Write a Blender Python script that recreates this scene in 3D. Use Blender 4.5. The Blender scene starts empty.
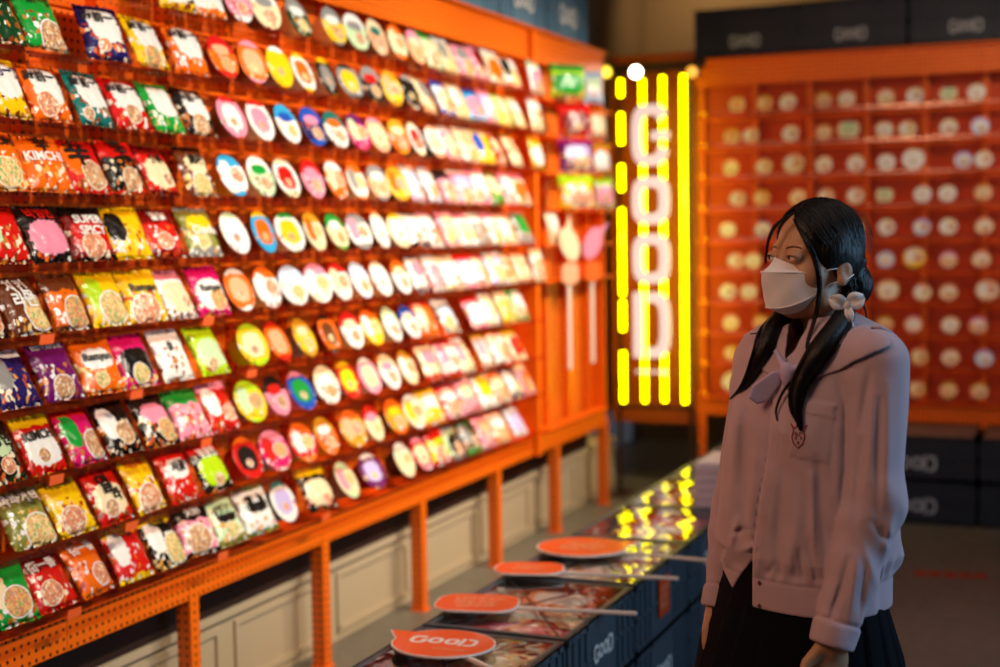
import bpy, bmesh, math, random
import numpy as np
from mathutils import Vector, Matrix
R = random.Random(7)
SC = bpy.context.scene
COL = SC.collection
pi = math.pi

# ------------------------------------------------------------------ helpers
def hexc(h):
    h = h.lstrip('#')
    out = []
    for i in (0, 2, 4):
        c = int(h[i:i+2], 16)/255
        out.append(c/12.92 if c <= .04045 else ((c+.055)/1.055)**2.4)
    return tuple(out)+(1,)

def link(o, parent=None):
    COL.objects.link(o)
    if parent is not None:
        o.parent = parent
    return o

def empty(name, loc=(0, 0, 0), rot=(0, 0, 0)):
    o = bpy.data.objects.new(name, None)
    o.empty_display_size = .1
    o.location = loc
    o.rotation_euler = rot
    return link(o)

def tag(o, label, cat, group=None, kind=None):
    if label: o['label'] = label
    if cat: o['category'] = cat
    if group: o['group'] = group
    if kind: o['kind'] = kind
    return o

def mesh_obj(name, me, mat=None, parent=None, loc=None, rot=None):
    o = bpy.data.objects.new(name, me)
    if mat is not None:
        if len(me.materials) == 0:
            me.materials.append(mat)
        if me.materials[0] is not mat:
            o.material_slots[0].link = 'OBJECT'
            o.material_slots[0].material = mat
    if loc is not None: o.location = loc
    if rot is not None: o.rotation_euler = rot
    return link(o, parent)

class MB:
    """collects shapes and links them as one mesh"""
    def __init__(s):
        s.v = []; s.f = []; s.sm = []
    def add(s, vs, fs, smooth=False):
        n = len(s.v)
        s.v += [tuple(p) for p in vs]
        s.f += [tuple(i+n for i in f) for f in fs]
        s.sm += [smooth]*len(fs)
        return s
    def box(s, c, d, M=None):
        x, y, z = c; a, b, e = d[0]/2, d[1]/2, d[2]/2
        vs = [Vector((x+i*a, y+j*b, z+k*e)) for i in (-1, 1) for j in (-1, 1) for k in (-1, 1)]
        if M is not None: vs = [M @ p for p in vs]
        return s.add(vs, [(0, 1, 3, 2), (4, 6, 7, 5), (0, 4, 5, 1), (2, 3, 7, 6), (0, 2, 6, 4), (1, 5, 7, 3)])
    def span(s, a, b, M=None):
        return s.box([(a[i]+b[i])/2 for i in range(3)], [abs(b[i]-a[i]) for i in range(3)], M)
    def tube(s, pts, rad, n=10, cap=True, smooth=True):
        pts = [Vector(p) for p in pts]
        if not isinstance(rad, (list, tuple)): rad = [rad]*len(pts)
        vs = []; fs = []
        up = None
        for i, p in enumerate(pts):
            t = (pts[min(i+1, len(pts)-1)]-pts[max(i-1, 0)]).normalized()
            if up is None:
                up = Vector((0, 0, 1)) if abs(t.z) < .9 else Vector((1, 0, 0))
            a = t.cross(up).normalized(); b = a.cross(t).normalized(); up = b
            for k in range(n):
                w = 2*pi*k/n
                vs.append(p+(a*math.cos(w)+b*math.sin(w))*rad[i])
        for i in range(len(pts)-1):
            for k in range(n):
                fs.append((i*n+k, i*n+(k+1) % n, (i+1)*n+(k+1) % n, (i+1)*n+k))
        if cap:
            fs.append(tuple(range(n-1, -1, -1)))
            fs.append(tuple((len(pts)-1)*n+k for k in range(n)))
        return s.add(vs, fs, smooth)
    def prism(s, poly, z0, z1, M=None, smooth=False):
        n = len(poly)
        vs = [Vector((p[0], p[1], z0)) for p in poly]+[Vector((p[0], p[1], z1)) for p in poly]
        if M is not None: vs = [M @ p for p in vs]
        fs = [tuple(range(n-1, -1, -1)), tuple(range(n, 2*n))]
        fs += [(i, (i+1) % n, n+(i+1) % n, n+i) for i in range(n)]
        return s.add(vs, fs, smooth)
    def mesh(s, name):
        me = bpy.data.meshes.new(name)
        me.from_pydata(s.v, [], s.f)
        me.polygons.foreach_set('use_smooth', s.sm)
        me.update()
        return me
    def build(s, name, mat, parent=None, bevel=0, loc=None, rot=None, seg=2):
        me = s.mesh(name)
        if bevel:
            bm = bmesh.new(); bm.from_mesh(me)
            bmesh.ops.bevel(bm, geom=[e for e in bm.edges], offset=bevel, segments=seg, affect='EDGES', clamp_overlap=True, profile=.5)
            bm.to_mesh(me); bm.free()
        return mesh_obj(name, me, mat, parent, loc, rot)

# ------------------------------------------------------------------ node helpers
def new_mat(name):
    m = bpy.data.materials.new(name); m.use_nodes = True
    return m, m.node_tree, m.node_tree.nodes['Principled BSDF']

def N(nt, typ, **kw):
    n = nt.nodes.new(typ)
    for k, v in kw.items():
        if k.startswith('i_'):
            key = k[2:]
            key = int(key) if key.isdigit() else key
            n.inputs[key].default_value = v
        else:
            setattr(n, k, v)
    return n

def math_n(nt, op, a, b=None, clamp=False):
    n = nt.nodes.new('ShaderNodeMath'); n.operation = op; n.use_clamp = clamp
    for i, x in enumerate((a, b)):
        if x is None: continue
        if hasattr(x, 'node'): nt.links.new(x, n.inputs[i])
        else: n.inputs[i].default_value = x
    return n.outputs[0]

def mixc(nt, f, a, b, blend='MIX'):
    n = nt.nodes.new('ShaderNodeMix'); n.data_type = 'RGBA'; n.blend_type = blend
    for i, x in ((0, f), (6, a), (7, b)):
        if hasattr(x, 'node'): nt.links.new(x, n.inputs[i])
        else: n.inputs[i].default_value = x
    return n.outputs[2]

def simple(name, col, rough=.5, metal=0, bump=0, bscale=40, var=0, vscale=8, spec=.5, coat=0, emis=None, es=0, trans=0, sheen=0):
    m, nt, p = new_mat(name)
    c = hexc(col) if isinstance(col, str) else col
    p.inputs['Base Color'].default_value = c
    p.inputs['Roughness'].default_value = rough
    p.inputs['Metallic'].default_value = metal
    p.inputs['Specular IOR Level'].default_value = spec
    p.inputs['Coat Weight'].default_value = coat
    p.inputs['Transmission Weight'].default_value = trans
    p.inputs['Sheen Weight'].default_value = sheen
    tc = N(nt, 'ShaderNodeTexCoord')
    if var:
        nz = N(nt, 'ShaderNodeTexNoise', i_Scale=vscale, i_Detail=5.0)
        nt.links.new(tc.outputs['Object'], nz.inputs['Vector'])
        dark = tuple(x*(1-var) for x in c[:3])+(1,)
        lite = tuple(min(1, x*(1+var)) for x in c[:3])+(1,)
        nt.links.new(mixc(nt, nz.outputs[0], dark, lite), p.inputs['Base Color'])
    if bump:
        nb = N(nt, 'ShaderNodeTexNoise', i_Scale=bscale, i_Detail=4.0)
        nt.links.new(tc.outputs['Object'], nb.inputs['Vector'])
        b = N(nt, 'ShaderNodeBump', i_Strength=bump, i_Distance=.01)
        nt.links.new(nb.outputs[0], b.inputs['Height'])
        nt.links.new(b.outputs[0], p.inputs['Normal'])
    if emis:
        p.inputs['Emission Color'].default_value = hexc(emis) if isinstance(emis, str) else emis
        p.inputs['Emission Strength'].default_value = es
    return m

def perforated(name, col, pitch=.025, hole=.2, rough=.4):
    """painted steel with rows of punched holes (dark dots) in object space"""
    m, nt, p = new_mat(name)
    c = hexc(col)
    tc = N(nt, 'ShaderNodeTexCoord')
    sep = N(nt, 'ShaderNodeSeparateXYZ'); nt.links.new(tc.outputs['Object'], sep.inputs[0])
    def cell(s):
        return math_n(nt, 'ABSOLUTE', math_n(nt, 'SUBTRACT', math_n(nt, 'FRACT', math_n(nt, 'DIVIDE', s, pitch)), .5))
    # works on faces looking along X (yz) and along Y (xz)
    ge = N(nt, 'ShaderNodeNewGeometry')
    sn = N(nt, 'ShaderNodeSeparateXYZ'); nt.links.new(tc.outputs['Normal'], sn.inputs[0])
    fx = math_n(nt, 'GREATER_THAN', math_n(nt, 'ABSOLUTE', sn.outputs[0]), .7)
    h = N(nt, 'ShaderNodeMix'); h.data_type = 'FLOAT'
    nt.links.new(fx, h.inputs[0]); nt.links.new(sep.outputs[0], h.inputs[2]); nt.links.new(sep.outputs[1], h.inputs[3])
    a = cell(h.outputs[0]); b = cell(sep.outputs[2])
    d = math_n(nt, 'SQRT', math_n(nt, 'ADD', math_n(nt, 'MULTIPLY', a, a), math_n(nt, 'MULTIPLY', b, b)))
    k = math_n(nt, 'LESS_THAN', d, hole)
    nt.links.new(mixc(nt, k, c, (.02, .004, .001, 1)), p.inputs['Base Color'])
    p.inputs['Roughness'].default_value = rough
    return m

# ------------------------------------------------------------------ camera calibration (vanishing points measured on the photograph)
F = 1389.0; H = 1.5
def _cam():
    c = lambda u, v: np.array([u-500., -(v-333.5), F])
    Y = c(1093, 221); Y /= np.linalg.norm(Y)
    Q = c(0, 221+.016*1093)
    Z = np.cross(Q, Y); Z /= np.linalg.norm(Z)
    if Z[1] < 0: Z = -Z
    X = np.cross(Y, Z)
    if X[0] < 0: X = -X
    return X, Y, Z
CX, CY, CZ = _cam()
def ray(u, v):
    d = np.array([u-500, -(v-333.5), F])/F
    return np.array([d@CX, d@CY, d@CZ])
def onX(u, v, x0):
    r = ray(u, v); t = x0/r[0]
    return Vector((x0, t*r[1], H+t*r[2]))
def onY(u, v, y0):
    r = ray(u, v); t = y0/r[1]
    return Vector((t*r[0], y0, H+t*r[2]))
def onZ(u, v, z0):
    r = ray(u, v); t = (z0-H)/r[2]
    return Vector((t*r[0], t*r[1], z0))

cam_data = bpy.data.cameras.new('camera')
cam = bpy.data.objects.new('camera', cam_data); COL.objects.link(cam)
right = Vector((CX[0], CY[0], CZ[0])); upv = Vector((CX[1], CY[1], CZ[1])); fwd = Vector((CX[2], CY[2], CZ[2]))
M = Matrix((right, upv, -fwd)).transposed().to_4x4(); M.translation = (0, 0, H)
cam.matrix_world = M
cam_data.sensor_width = 36; cam_data.sensor_fit = 'HORIZONTAL'
cam_data.lens = F/1000*36
cam_data.clip_start = .05; cam_data.clip_end = 100
cam_data.dof.use_dof = True
cam_data.dof.focus_distance = 2.82
cam_data.dof.aperture_fstop = 1.9
cam_data.dof.aperture_blades = 0
SC.camera = cam
SC.view_settings.view_transform = 'Standard'
SC.view_settings.look = 'None'
SC.view_settings.gamma = 1
SC.view_settings.use_curve_mapping = False
SC.view_settings.exposure = 0

# ------------------------------------------------------------------ text meshes
_txt = {}
def text_mesh(s, size=1.0, extrude=0.0, bold=0.0, key=None, align='CENTER', sx=1.0):
    k = (s, size, extrude, bold, align, sx, key)
    if k in _txt: return _txt[k]
    cu = bpy.data.curves.new('t', 'FONT'); cu.body = s
    cu.size = size; cu.extrude = extrude; cu.offset = bold
    cu.align_x = align; cu.align_y = 'CENTER'; cu.resolution_u = 3
    o = bpy.data.objects.new('t', cu); COL.objects.link(o)
    bpy.context.view_layer.update()
    dg = bpy.context.evaluated_depsgraph_get()
    me = bpy.data.meshes.new_from_object(o.evaluated_get(dg))
    me.materials.clear()
    if sx != 1:
        for v in me.vertices: v.co.x *= sx
    bpy.data.objects.remove(o); bpy.data.curves.remove(cu)
    _txt[k] = me
    return me

def good_logo(size, extrude=.001):
    """the GooD wordmark: tall G and D around two small round o's"""
    mb = MB()
    x = 0
    th = size*.17
    def ring(cx, rx, ry, a0, a1, n=22):
        vs = []; fs = []
        for i in range(n+1):
            a = a0+(a1-a0)*i/n
            c, s_ = math.cos(a), math.sin(a)
            # rounded-square ring
            e = .75
            cc = math.copysign(abs(c)**e, c); ss = math.copysign(abs(s_)**e, s_)
            for z in (0, extrude):
                vs.append((cx+cc*rx, ss*ry, z)); vs.append((cx+cc*(rx-th), ss*(ry-th), z))
        for i in range(n):
            a = i*4; b = a+4
            fs += [(a, b, b+1, a+1), (a+2, a+3, b+3, b+2), (a, a+2, b+2, b), (a+1, b+1, b+3, a+3)]
        fs += [(0, 1, 3, 2), (n*4, n*4+2, n*4+3, n*4+1)]
        mb.add(vs, fs)
    h = size/2
    W = size*.36
    pos = [-size*1.2, -size*.42, size*.34, size*1.14]
    ring(pos[0], W*1.1, h, .7, 2*pi-.25)
    mb.box((pos[0]+W*.7, -h*.08, extrude/2), (W*.85, th, extrude))
    ring(pos[1], W*.92, h*.78, 0, 2*pi)
    ring(pos[2], W*.92, h*.78, 0, 2*pi)
    mb.box((pos[3]-W*.95, 0, extrude/2), (th, size, extrude))
    ring(pos[3]-W*.1, W*1.1, h, -pi/2-.3, pi/2+.3)
    return mb.mesh('logo')
# ------------------------------------------------------------------ materials
ORANGE = '#f56c05'
m_or = simple('orange_paint', ORANGE, rough=.45, spec=.3, var=.06, vscale=3)
m_orp = perforated('orange_punched', ORANGE, .0254, .19)
m_orback = perforated('orange_back_panel', '#f27008', .0254, .15, .5)
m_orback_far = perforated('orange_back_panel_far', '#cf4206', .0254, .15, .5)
m_rack_shade = simple('painted_rack_shade', '#2b1b17', rough=.45)  # brown that holds the shade under the rack in its colour
m_beige = simple('beige_plaster', '#b39e7e', rough=.75, var=.08, vscale=2.2, bump=.1, bscale=60)
m_cream_mould = simple('beige_moulding', '#bfa582', rough=.7)
m_crate = simple('slate_crate_plastic', '#41535f', rough=.42, bump=.06, bscale=120)
m_crate_dark = simple('black_crate_plastic', '#1c2430', rough=.5)
m_white = simple('white_print', '#e9e6e0', rough=.5)
m_grey_print = simple('pale_print', '#aab0b4', rough=.5)
m_tag = simple('orange_price_card', '#ff6a30', rough=.4)
m_label_or = simple('orange_label', '#d8400c', rough=.5)
m_sign_face = simple('orange_sign_face', '#f4540a', rough=.45, coat=.1)
m_sign_edge = simple('white_foam_board', '#e8e2dc', rough=.6)
m_stick = simple('white_stick', '#ded6cc', rough=.5)

def floor_mat():
    m, nt, p = new_mat('polished_concrete')
    tc = N(nt, 'ShaderNodeTexCoord')
    n1 = N(nt, 'ShaderNodeTexNoise', i_Scale=1.3, i_Detail=8.0); nt.links.new(tc.outputs['Object'], n1.inputs['Vector'])
    n2 = N(nt, 'ShaderNodeTexNoise', i_Scale=18.0, i_Detail=6.0); nt.links.new(tc.outputs['Object'], n2.inputs['Vector'])
    a = mixc(nt, n1.outputs[0], hexc('#615b50'), hexc('#857d6d'))
    f = math_n(nt, 'MULTIPLY', n2.outputs[0], .35)
    nt.links.new(mixc(nt, f, a, hexc('#4c463d')), p.inputs['Base Color'])
    r = math_n(nt, 'ADD', math_n(nt, 'MULTIPLY', n2.outputs[0], .25), .28)
    nt.links.new(r, p.inputs['Roughness'])
    return m
m_floor = floor_mat()

def acrylic(name, col, alpha, rough=.08, bump=0):
    m, nt, p = new_mat(name)
    p.inputs['Base Color'].default_value = hexc(col)
    p.inputs['Roughness'].default_value = rough
    p.inputs['Alpha'].default_value = alpha
    if bump:
        tc = N(nt, 'ShaderNodeTexCoord')
        nb = N(nt, 'ShaderNodeTexNoise', i_Scale=9.0, i_Detail=1.5); nt.links.new(tc.outputs['Object'], nb.inputs['Vector'])
        b = N(nt, 'ShaderNodeBump', i_Strength=bump, i_Distance=.03)
        nt.links.new(nb.outputs[0], b.inputs['Height']); nt.links.new(b.outputs[0], p.inputs['Normal'])
    return m
def tray_mat():
    m, nt, p = new_mat('clear_tray')
    out = nt.nodes['Material Output']; nt.nodes.remove(p)
    tr = N(nt, 'ShaderNodeBsdfTransparent'); tr.inputs[0].default_value = (1, .90, .82, 1)
    gl = N(nt, 'ShaderNodeBsdfGlossy', i_Roughness=.18); gl.inputs['Color'].default_value = (1, .8, .7, 1)
    mx = N(nt, 'ShaderNodeMixShader'); mx.inputs[0].default_value = .10; nt.links.new(tr.outputs[0], mx.inputs[1]); nt.links.new(gl.outputs[0], mx.inputs[2])
    nt.links.new(mx.outputs[0], out.inputs[0])
    return m
m_tray = tray_mat()

# ------------------------------------------------------------------ room shell
def struct(o):
    o['kind'] = 'structure'
    return o
b = MB(); b.span((-3.0, -1.5, -.1), (4.2, 9.6, 0)); struct(b.build('floor', m_floor))
b = MB(); b.span((-3.0, -1.5, 3.7), (4.2, 9.6, 3.8)); struct(b.build('ceiling', simple('dark_ceiling', '#1c1816', rough=.9)))
m_wallu = simple('tan_wall', '#8a6a44', rough=.85, var=.15, vscale=1.5)
m_walld = simple('dark_wall', '#2a211c', rough=.8, var=.15, vscale=1.5)
b = MB(); b.span((-3.0, -1.5, .31), (-2.88, 9.5, 3.7)); struct(b.build('wall_left', m_wallu))
b = MB()
b.span((-2.88, -1.5, 0), (-2.545, 7.6, .285))
for i in range(13):                                   # raised panels of the plinth
    y0 = -.9+i*.66
    for a in ((y0, .045, y0+.025, .235), (y0+.555, .045, y0+.58, .235)):
        b.span((-2.546, a[0], a[1]), (-2.535, a[2], a[3]))
    b.span((-2.546, y0, .235), (-2.535, y0+.58, .255)); b.span((-2.546, y0, .03), (-2.535, y0+.58, .05))
b.span((-2.88, -1.5, .28), (-2.525, 7.6, .305))
struct(b.build('baseboard_left', m_beige))
b = MB(); b.span((-2.88, -1.5, .31), (-2.53, 7.12, .42)); struct(b.build('shade_band_1', m_rack_shade))  # dark strip standing in for the shade the rack casts on the wall
b = MB(); b.span((-3.0, 9.4, 0), (4.2, 9.55, 3.7)); struct(b.build('wall_back', m_wallu))
b = MB(); b.span((4.1, -1.5, 0), (4.2, 9.5, 3.7)); struct(b.build('wall_right', m_walld))
b = MB(); b.span((-3.0, -1.6, 0), (4.2, -1.5, 3.7)); struct(b.build('wall_front', m_walld))
# brown-orange panel closing the corner behind the neon sign
b = MB(); b.span((-2.60, 7.80, .36), (-2.09, 7.86, 2.50)); b.span((-2.60, 7.78, .36), (-2.55, 7.80, 2.5))
struct(b.build('wall_corner', simple('burnt_orange_panel', '#a34808', rough=.3)))

# ------------------------------------------------------------------ display racks
LIP0, DLIP = .562, .1727
def lip(k): return LIP0+DLIP*k
UP = .305
BAYW = 1.525
ORD = ['first', 'second', 'third', 'fourth', 'fifth', 'sixth', 'seventh', 'eighth', 'ninth', 'tenth', 'eleventh', 'twelfth', 'thirteenth',
       'fourteenth', 'fifteenth', 'sixteenth', 'seventeenth', 'eighteenth', 'nineteenth', 'twentieth', 'twenty-first', 'twenty-second',
       'twenty-third', 'twenty-fourth', 'twenty-fifth', 'twenty-sixth', 'twenty-seventh', 'twenty-eighth', 'twenty-ninth', 'thirtieth', 'thirty-first', 'thirty-second']

def tray_mesh(w=.292):
    b = MB(); t = .003
    y0, y1 = .058, -.088
    def sl(ya, za, yb, zb):                            # slanted plate
        for_ = [(-w/2, ya, za), (w/2, ya, za), (w/2, yb, zb), (-w/2, yb, zb)]
        b.add(for_+[(x, y, z-t) for x, y, z in for_], [(0, 1, 2, 3), (7, 6, 5, 4), (0, 4, 5, 1), (1, 5, 6, 2), (2, 6, 7, 3), (3, 7, 4, 0)])
    sl(y0, -.007, y1, 0)
    b.span((-w/2, y1-.003, -.004), (w/2, y1, .016))
    for sx in (-1, 1):
        x = sx*(w/2-.0015)
        b.prism([(y1, 0), (y1, .016), (y1+.012, .006), (y0, .0), (y0, -.007)], x-.0012, x+.0012,
                Matrix(((0, 0, 1, 0), (1, 0, 0, 0), (0, 1, 0, 0), (0, 0, 0, 1))))
    return b.mesh('tray')
def tag_mesh():
    b = MB()
    b.box((0, 0, 0), (.05, .002, .024))
    return b.mesh('price_card')
TRAY = tray_mesh(); TAG = tag_mesh(); TAG.materials.append(m_tag); TRAY.materials.append(m_tray)

def lbox(name, spans, mat, parent, bevel=0):
    b = MB()
    for a, c in spans: b.span(a, c)
    return b.build(name, mat, parent, bevel=bevel)

def rack_bay(loc, rz, label, group, x0=0., nup=5, endleg=False, tags=(), trays=True, rails=True, width=BAYW, legs=(0., .7625), ups=None, head=True, bar=True):
    r = empty('display_rack', loc, (0, 0, rz)); tag(r, label, 'display rack', group)
    for lx in list(legs)+([width] if endleg else []):
        lbox('leg', [((lx-.022, -.004, 0), (lx+.022, .0, .47)), ((lx-.022, 0, 0), (lx-.018, .045, .47)), ((lx-.03, -.012, 0), (lx+.03, .05, .006))], m_orp, r)
    lbox('bottom_beam', [((.001, -.002, .436), (width-.001, .0, .535)), ((.001, 0, .436), (width-.001, .06, .44)), ((.001, -.02, .53), (width-.001, .06, .534))], m_orp, r)
    if head:
        lbox('header_panel', [((.001, -.004, 2.285), (width-.001, 0, 2.436)), ((.001, 0, 2.43), (width-.001, .44, 2.436)), ((.001, -.03, 2.425), (width-.001, 0, 2.436))], m_orp, r)
        for j in range(nup):
            lbox('header_bracket', [((x0+j*UP+.020, -.0, 2.30), (x0+j*UP+.032, .09, 2.43))], m_or, r)
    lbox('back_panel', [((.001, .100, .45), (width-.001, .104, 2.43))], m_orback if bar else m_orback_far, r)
    if bar: lbox('crossbar', [((.001, .07, 1.975), (width-.018, .098, 2.075))], m_orp, r)
    for j in range(nup):
        ux = x0+j*UP
        lbox('upright', [((ux-.017, .062, .45), (ux+.017, .066, 2.42)), ((ux-.017, .066, .45), (ux-.014, .098, 2.42)), ((ux+.014, .066, .45), (ux+.017, .098, 2.42))], m_orp, r)
    if rails:
        for k in range(10):
            z = lip(k)
            lbox('shelf_rail', [((.001, .03, z-.022), (width-.001, .061, z-.012))], m_or, r)
    if trays:
        for k in range(10):
            for j in range(5):
                t = mesh_obj('tray', TRAY, None, r, (x0+j*UP+UP/2-.0, 0, lip(k)))
                if (k, j) in tags:
                    mesh_obj('price_card', TAG, None, t, (tags[(k, j)], -.0945, .002), (math.radians(12), 0, 0))
    if nup == 6:
        for k in range(10):
            mesh_obj('tray', TRAY, None, r, (x0+5*UP+.09, 0, lip(k))).scale = (.56, 1, 1)
    return r

# left rack: legs at Y = 2.58 + .7625 n, uprights at Y = 2.79 + .305 n
LX = -2.42
PH = pi/2
# price cards seen on the nearer trays, from the photograph
cards = [(45, 329, 4), (207, 316, 4), (135, 392, 3), (55, 478, 2), (205, 443, 2), (130, 525, 1), (73, 620, 0), (222, 560, 0), (258, 375, 3), (325, 520, 0), (250, 358, 3)]
def bay_tags(y0, x0):
    out = {}
    for u, v, k in cards:
        y = onX(u, v, -2.33).y-y0-x0
        j = int(y//UP)
        if 0 <= j < 5:
            out[(k, j)] = max(-.11, min(.11, y-(j+.5)*UP))
    return out
names = ['nearest bay of the long orange noodle rack, cut by the picture edge',
         'orange noodle rack bay full of pouch packs, second from the camera',
         'orange noodle rack bay with round bowls and pale packs, before the tall divider',
         '']
for i in range(3):
    y0 = 1.265+i*1.525
    rack_bay((LX, y0, 0), PH, names[i], 'orange display rack bays', x0=.0, nup=5 if i < 2 else 6, tags=bay_tags(y0, 0), width=1.525 if i < 2 else 1.72, legs=(.5475, 1.31))
# sparse end bay after the divider
r = rack_bay((LX, 6.055, 0), PH, 'sparsely stocked orange end bay beside the neon sign', 'orange display rack bays', x0=.06, nup=4, width=1.065, legs=(.319, 1.065-.0), trays=False, rails=False)
lbox('divider_post', [((-.015, -.03, .436), (.03, .10, 2.436))], m_or, r)
lbox('end_panel', [((1.05, -.0, .436), (1.065, .10, 2.436))], m_or, r)
for k in range(4, 10):
    lbox('shelf', [((.03, -.06, lip(k)-.006), (1.05, .098, lip(k)))], m_or, r)

# right rack, perpendicular, on the far side
RY = 7.70
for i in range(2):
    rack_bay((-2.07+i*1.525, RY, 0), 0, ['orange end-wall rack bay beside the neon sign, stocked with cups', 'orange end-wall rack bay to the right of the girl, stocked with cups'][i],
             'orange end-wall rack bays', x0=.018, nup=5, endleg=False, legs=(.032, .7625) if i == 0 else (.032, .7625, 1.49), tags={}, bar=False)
# ------------------------------------------------------------------ printed artwork (one node group, many packs)
def art_group():
    g = bpy.data.node_groups.new('pack_art', 'ShaderNodeTree')
    I = g.interface
    def inp(n, t, d):
        s = I.new_socket(n, in_out='INPUT', socket_type=t); s.default_value = d
    for n in ('Base', 'Band', 'Panel', 'Rim', 'Food1', 'Food2', 'Food3'):
        inp(n, 'NodeSocketColor', (1, 1, 1, 1))
    for n, d in (('BandH', .7), ('PanX', .5), ('PanY', .5), ('PanA', .4), ('PanB', .3), ('PicX', .5), ('PicY', .3), ('PicR', .2), ('Seed', 0.), ('Busy', .3), ('BandL', 0.)):
        inp(n, 'NodeSocketFloat', d)
    I.new_socket('Color', in_out='OUTPUT', socket_type='NodeSocketColor')
    gi = g.nodes.new('NodeGroupInput'); go = g.nodes.new('NodeGroupOutput')
    S = gi.outputs
    uv = N(g, 'ShaderNodeUVMap')
    sep = N(g, 'ShaderNodeSeparateXYZ'); g.links.new(uv.outputs[0], sep.inputs[0])
    x, y = sep.outputs[0], sep.outputs[1]
    off = N(g, 'ShaderNodeCombineXYZ'); g.links.new(S['Seed'], off.inputs[2])
    add = N(g, 'ShaderNodeVectorMath', operation='ADD'); g.links.new(uv.outputs[0], add.inputs[0]); g.links.new(off.outputs[0], add.inputs[1])
    def noise(sc, det=2.):
        n = N(g, 'ShaderNodeTexNoise', i_Scale=sc, i_Detail=det); g.links.new(add.outputs[0], n.inputs['Vector']); return n.outputs[0]
    def vor(sc):
        n = N(g, 'ShaderNodeTexVoronoi', i_Scale=sc); g.links.new(add.outputs[0], n.inputs['Vector']); return n
    n5 = noise(5.); n14 = noise(14., 3.); n30 = noise(26., 3.)
    m = lambda o, a, b=None: math_n(g, o, a, b)
    # diagonal-ish band at the top and a strip at the bottom
    yb = m('ADD', y, m('MULTIPLY', m('SUBTRACT', n5, .5), .16))
    col = mixc(g, m('GREATER_THAN', yb, S['BandH']), S['Base'], S['Band'])
    col = mixc(g, m('LESS_THAN', yb, S['BandL']), col, S['Band'])
    # busy print: small patches of food colours and white
    v = vor(13.)
    sp = N(g, 'ShaderNodeSeparateColor'); g.links.new(v.outputs['Color'], sp.inputs[0])
    busy = m('LESS_THAN', sp.outputs[0], S['Busy'])
    bc = mixc(g, m('GREATER_THAN', sp.outputs[1], .5), S['Food1'], S['Food2'])
    bc = mixc(g, m('GREATER_THAN', sp.outputs[2], .62), bc, S['Rim'])
    lower = m('LESS_THAN', yb, .62)
    col = mixc(g, m('MULTIPLY', busy, lower), col, bc)
    # panel (cloud) with wobbling outline
    def ell(cx, cy, a, b, wob):
        dx = m('DIVIDE', m('SUBTRACT', x, cx), a); dy = m('DIVIDE', m('SUBTRACT', y, cy), b)
        d = m('ADD', m('POWER', m('ABSOLUTE', dx), 2.6), m('POWER', m('ABSOLUTE', dy), 2.6))
        return m('ADD', d, m('MULTIPLY', m('SUBTRACT', n14, .5), wob))
    p = ell(S['PanX'], S['PanY'], S['PanA'], S['PanB'], 1.3)
    col = mixc(g, m('LESS_THAN', p, .95), col, S['Panel'])
    # food bowl: rim ring and speckled food
    dx = m('SUBTRACT', x, S['PicX']); dy = m('MULTIPLY', m('SUBTRACT', y, S['PicY']), 1.25)
    d = m('SQRT', m('ADD', m('MULTIPLY', dx, dx), m('MULTIPLY', dy, dy)))
    v2 = vor(24.)
    s2 = N(g, 'ShaderNodeSeparateColor'); g.links.new(v2.outputs['Color'], s2.inputs[0])
    food = mixc(g, m('GREATER_THAN', s2.outputs[0], .45), S['Food1'], S['Food2'])
    food = mixc(g, m('GREATER_THAN', s2.outputs[1], .78), food, S['Food3'])
    food = mixc(g, m('MULTIPLY', n30, .5), food, (.9, .75, .5, 1))
    col = mixc(g, m('LESS_THAN', d, m('MULTIPLY', S['PicR'], 1.09)), col, S['Rim'])
    col = mixc(g, m('LESS_THAN', d, S['PicR']), col, food)
    g.links.new(col, go.inputs[0])
    return g
ART = art_group()
CN = dict(red='#d3160f', darkred='#7c0d0a', white='#f1eee6', cream='#f0dcae', yellow='#f6c60a', orange='#f06a0a', pink='#f090a8', magenta='#d80f68', lilac='#c9b8e6',
          purple='#6d1160', navy='#241a5c', blue='#1c50b8', sky='#28a5d8', teal='#067068', green='#149a34', lime='#b6dd12', darkgreen='#16401f', olive='#8a8a3a',
          black='#17120f', brown='#6b3519', grey='#8f8d8a', peach='#f2b184', gold='#d89a1c', paleblue='#cbdcf2', palegreen='#c4dfae')
CW = dict(darkred='dark red', sky='sky blue', darkgreen='dark green', paleblue='pale blue', palegreen='pale green', navy='navy')
def cw(c): return CW.get(c, c)
FOODS = [('#c8531a', '#e8a040', '#3c8a2a'), ('#b03010', '#e06a28', '#f0e0c0'), ('#d89a40', '#f2d080', '#5aa03a'), ('#8a3c14', '#c87830', '#e8d8b0')]
_mats = {}
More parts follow.
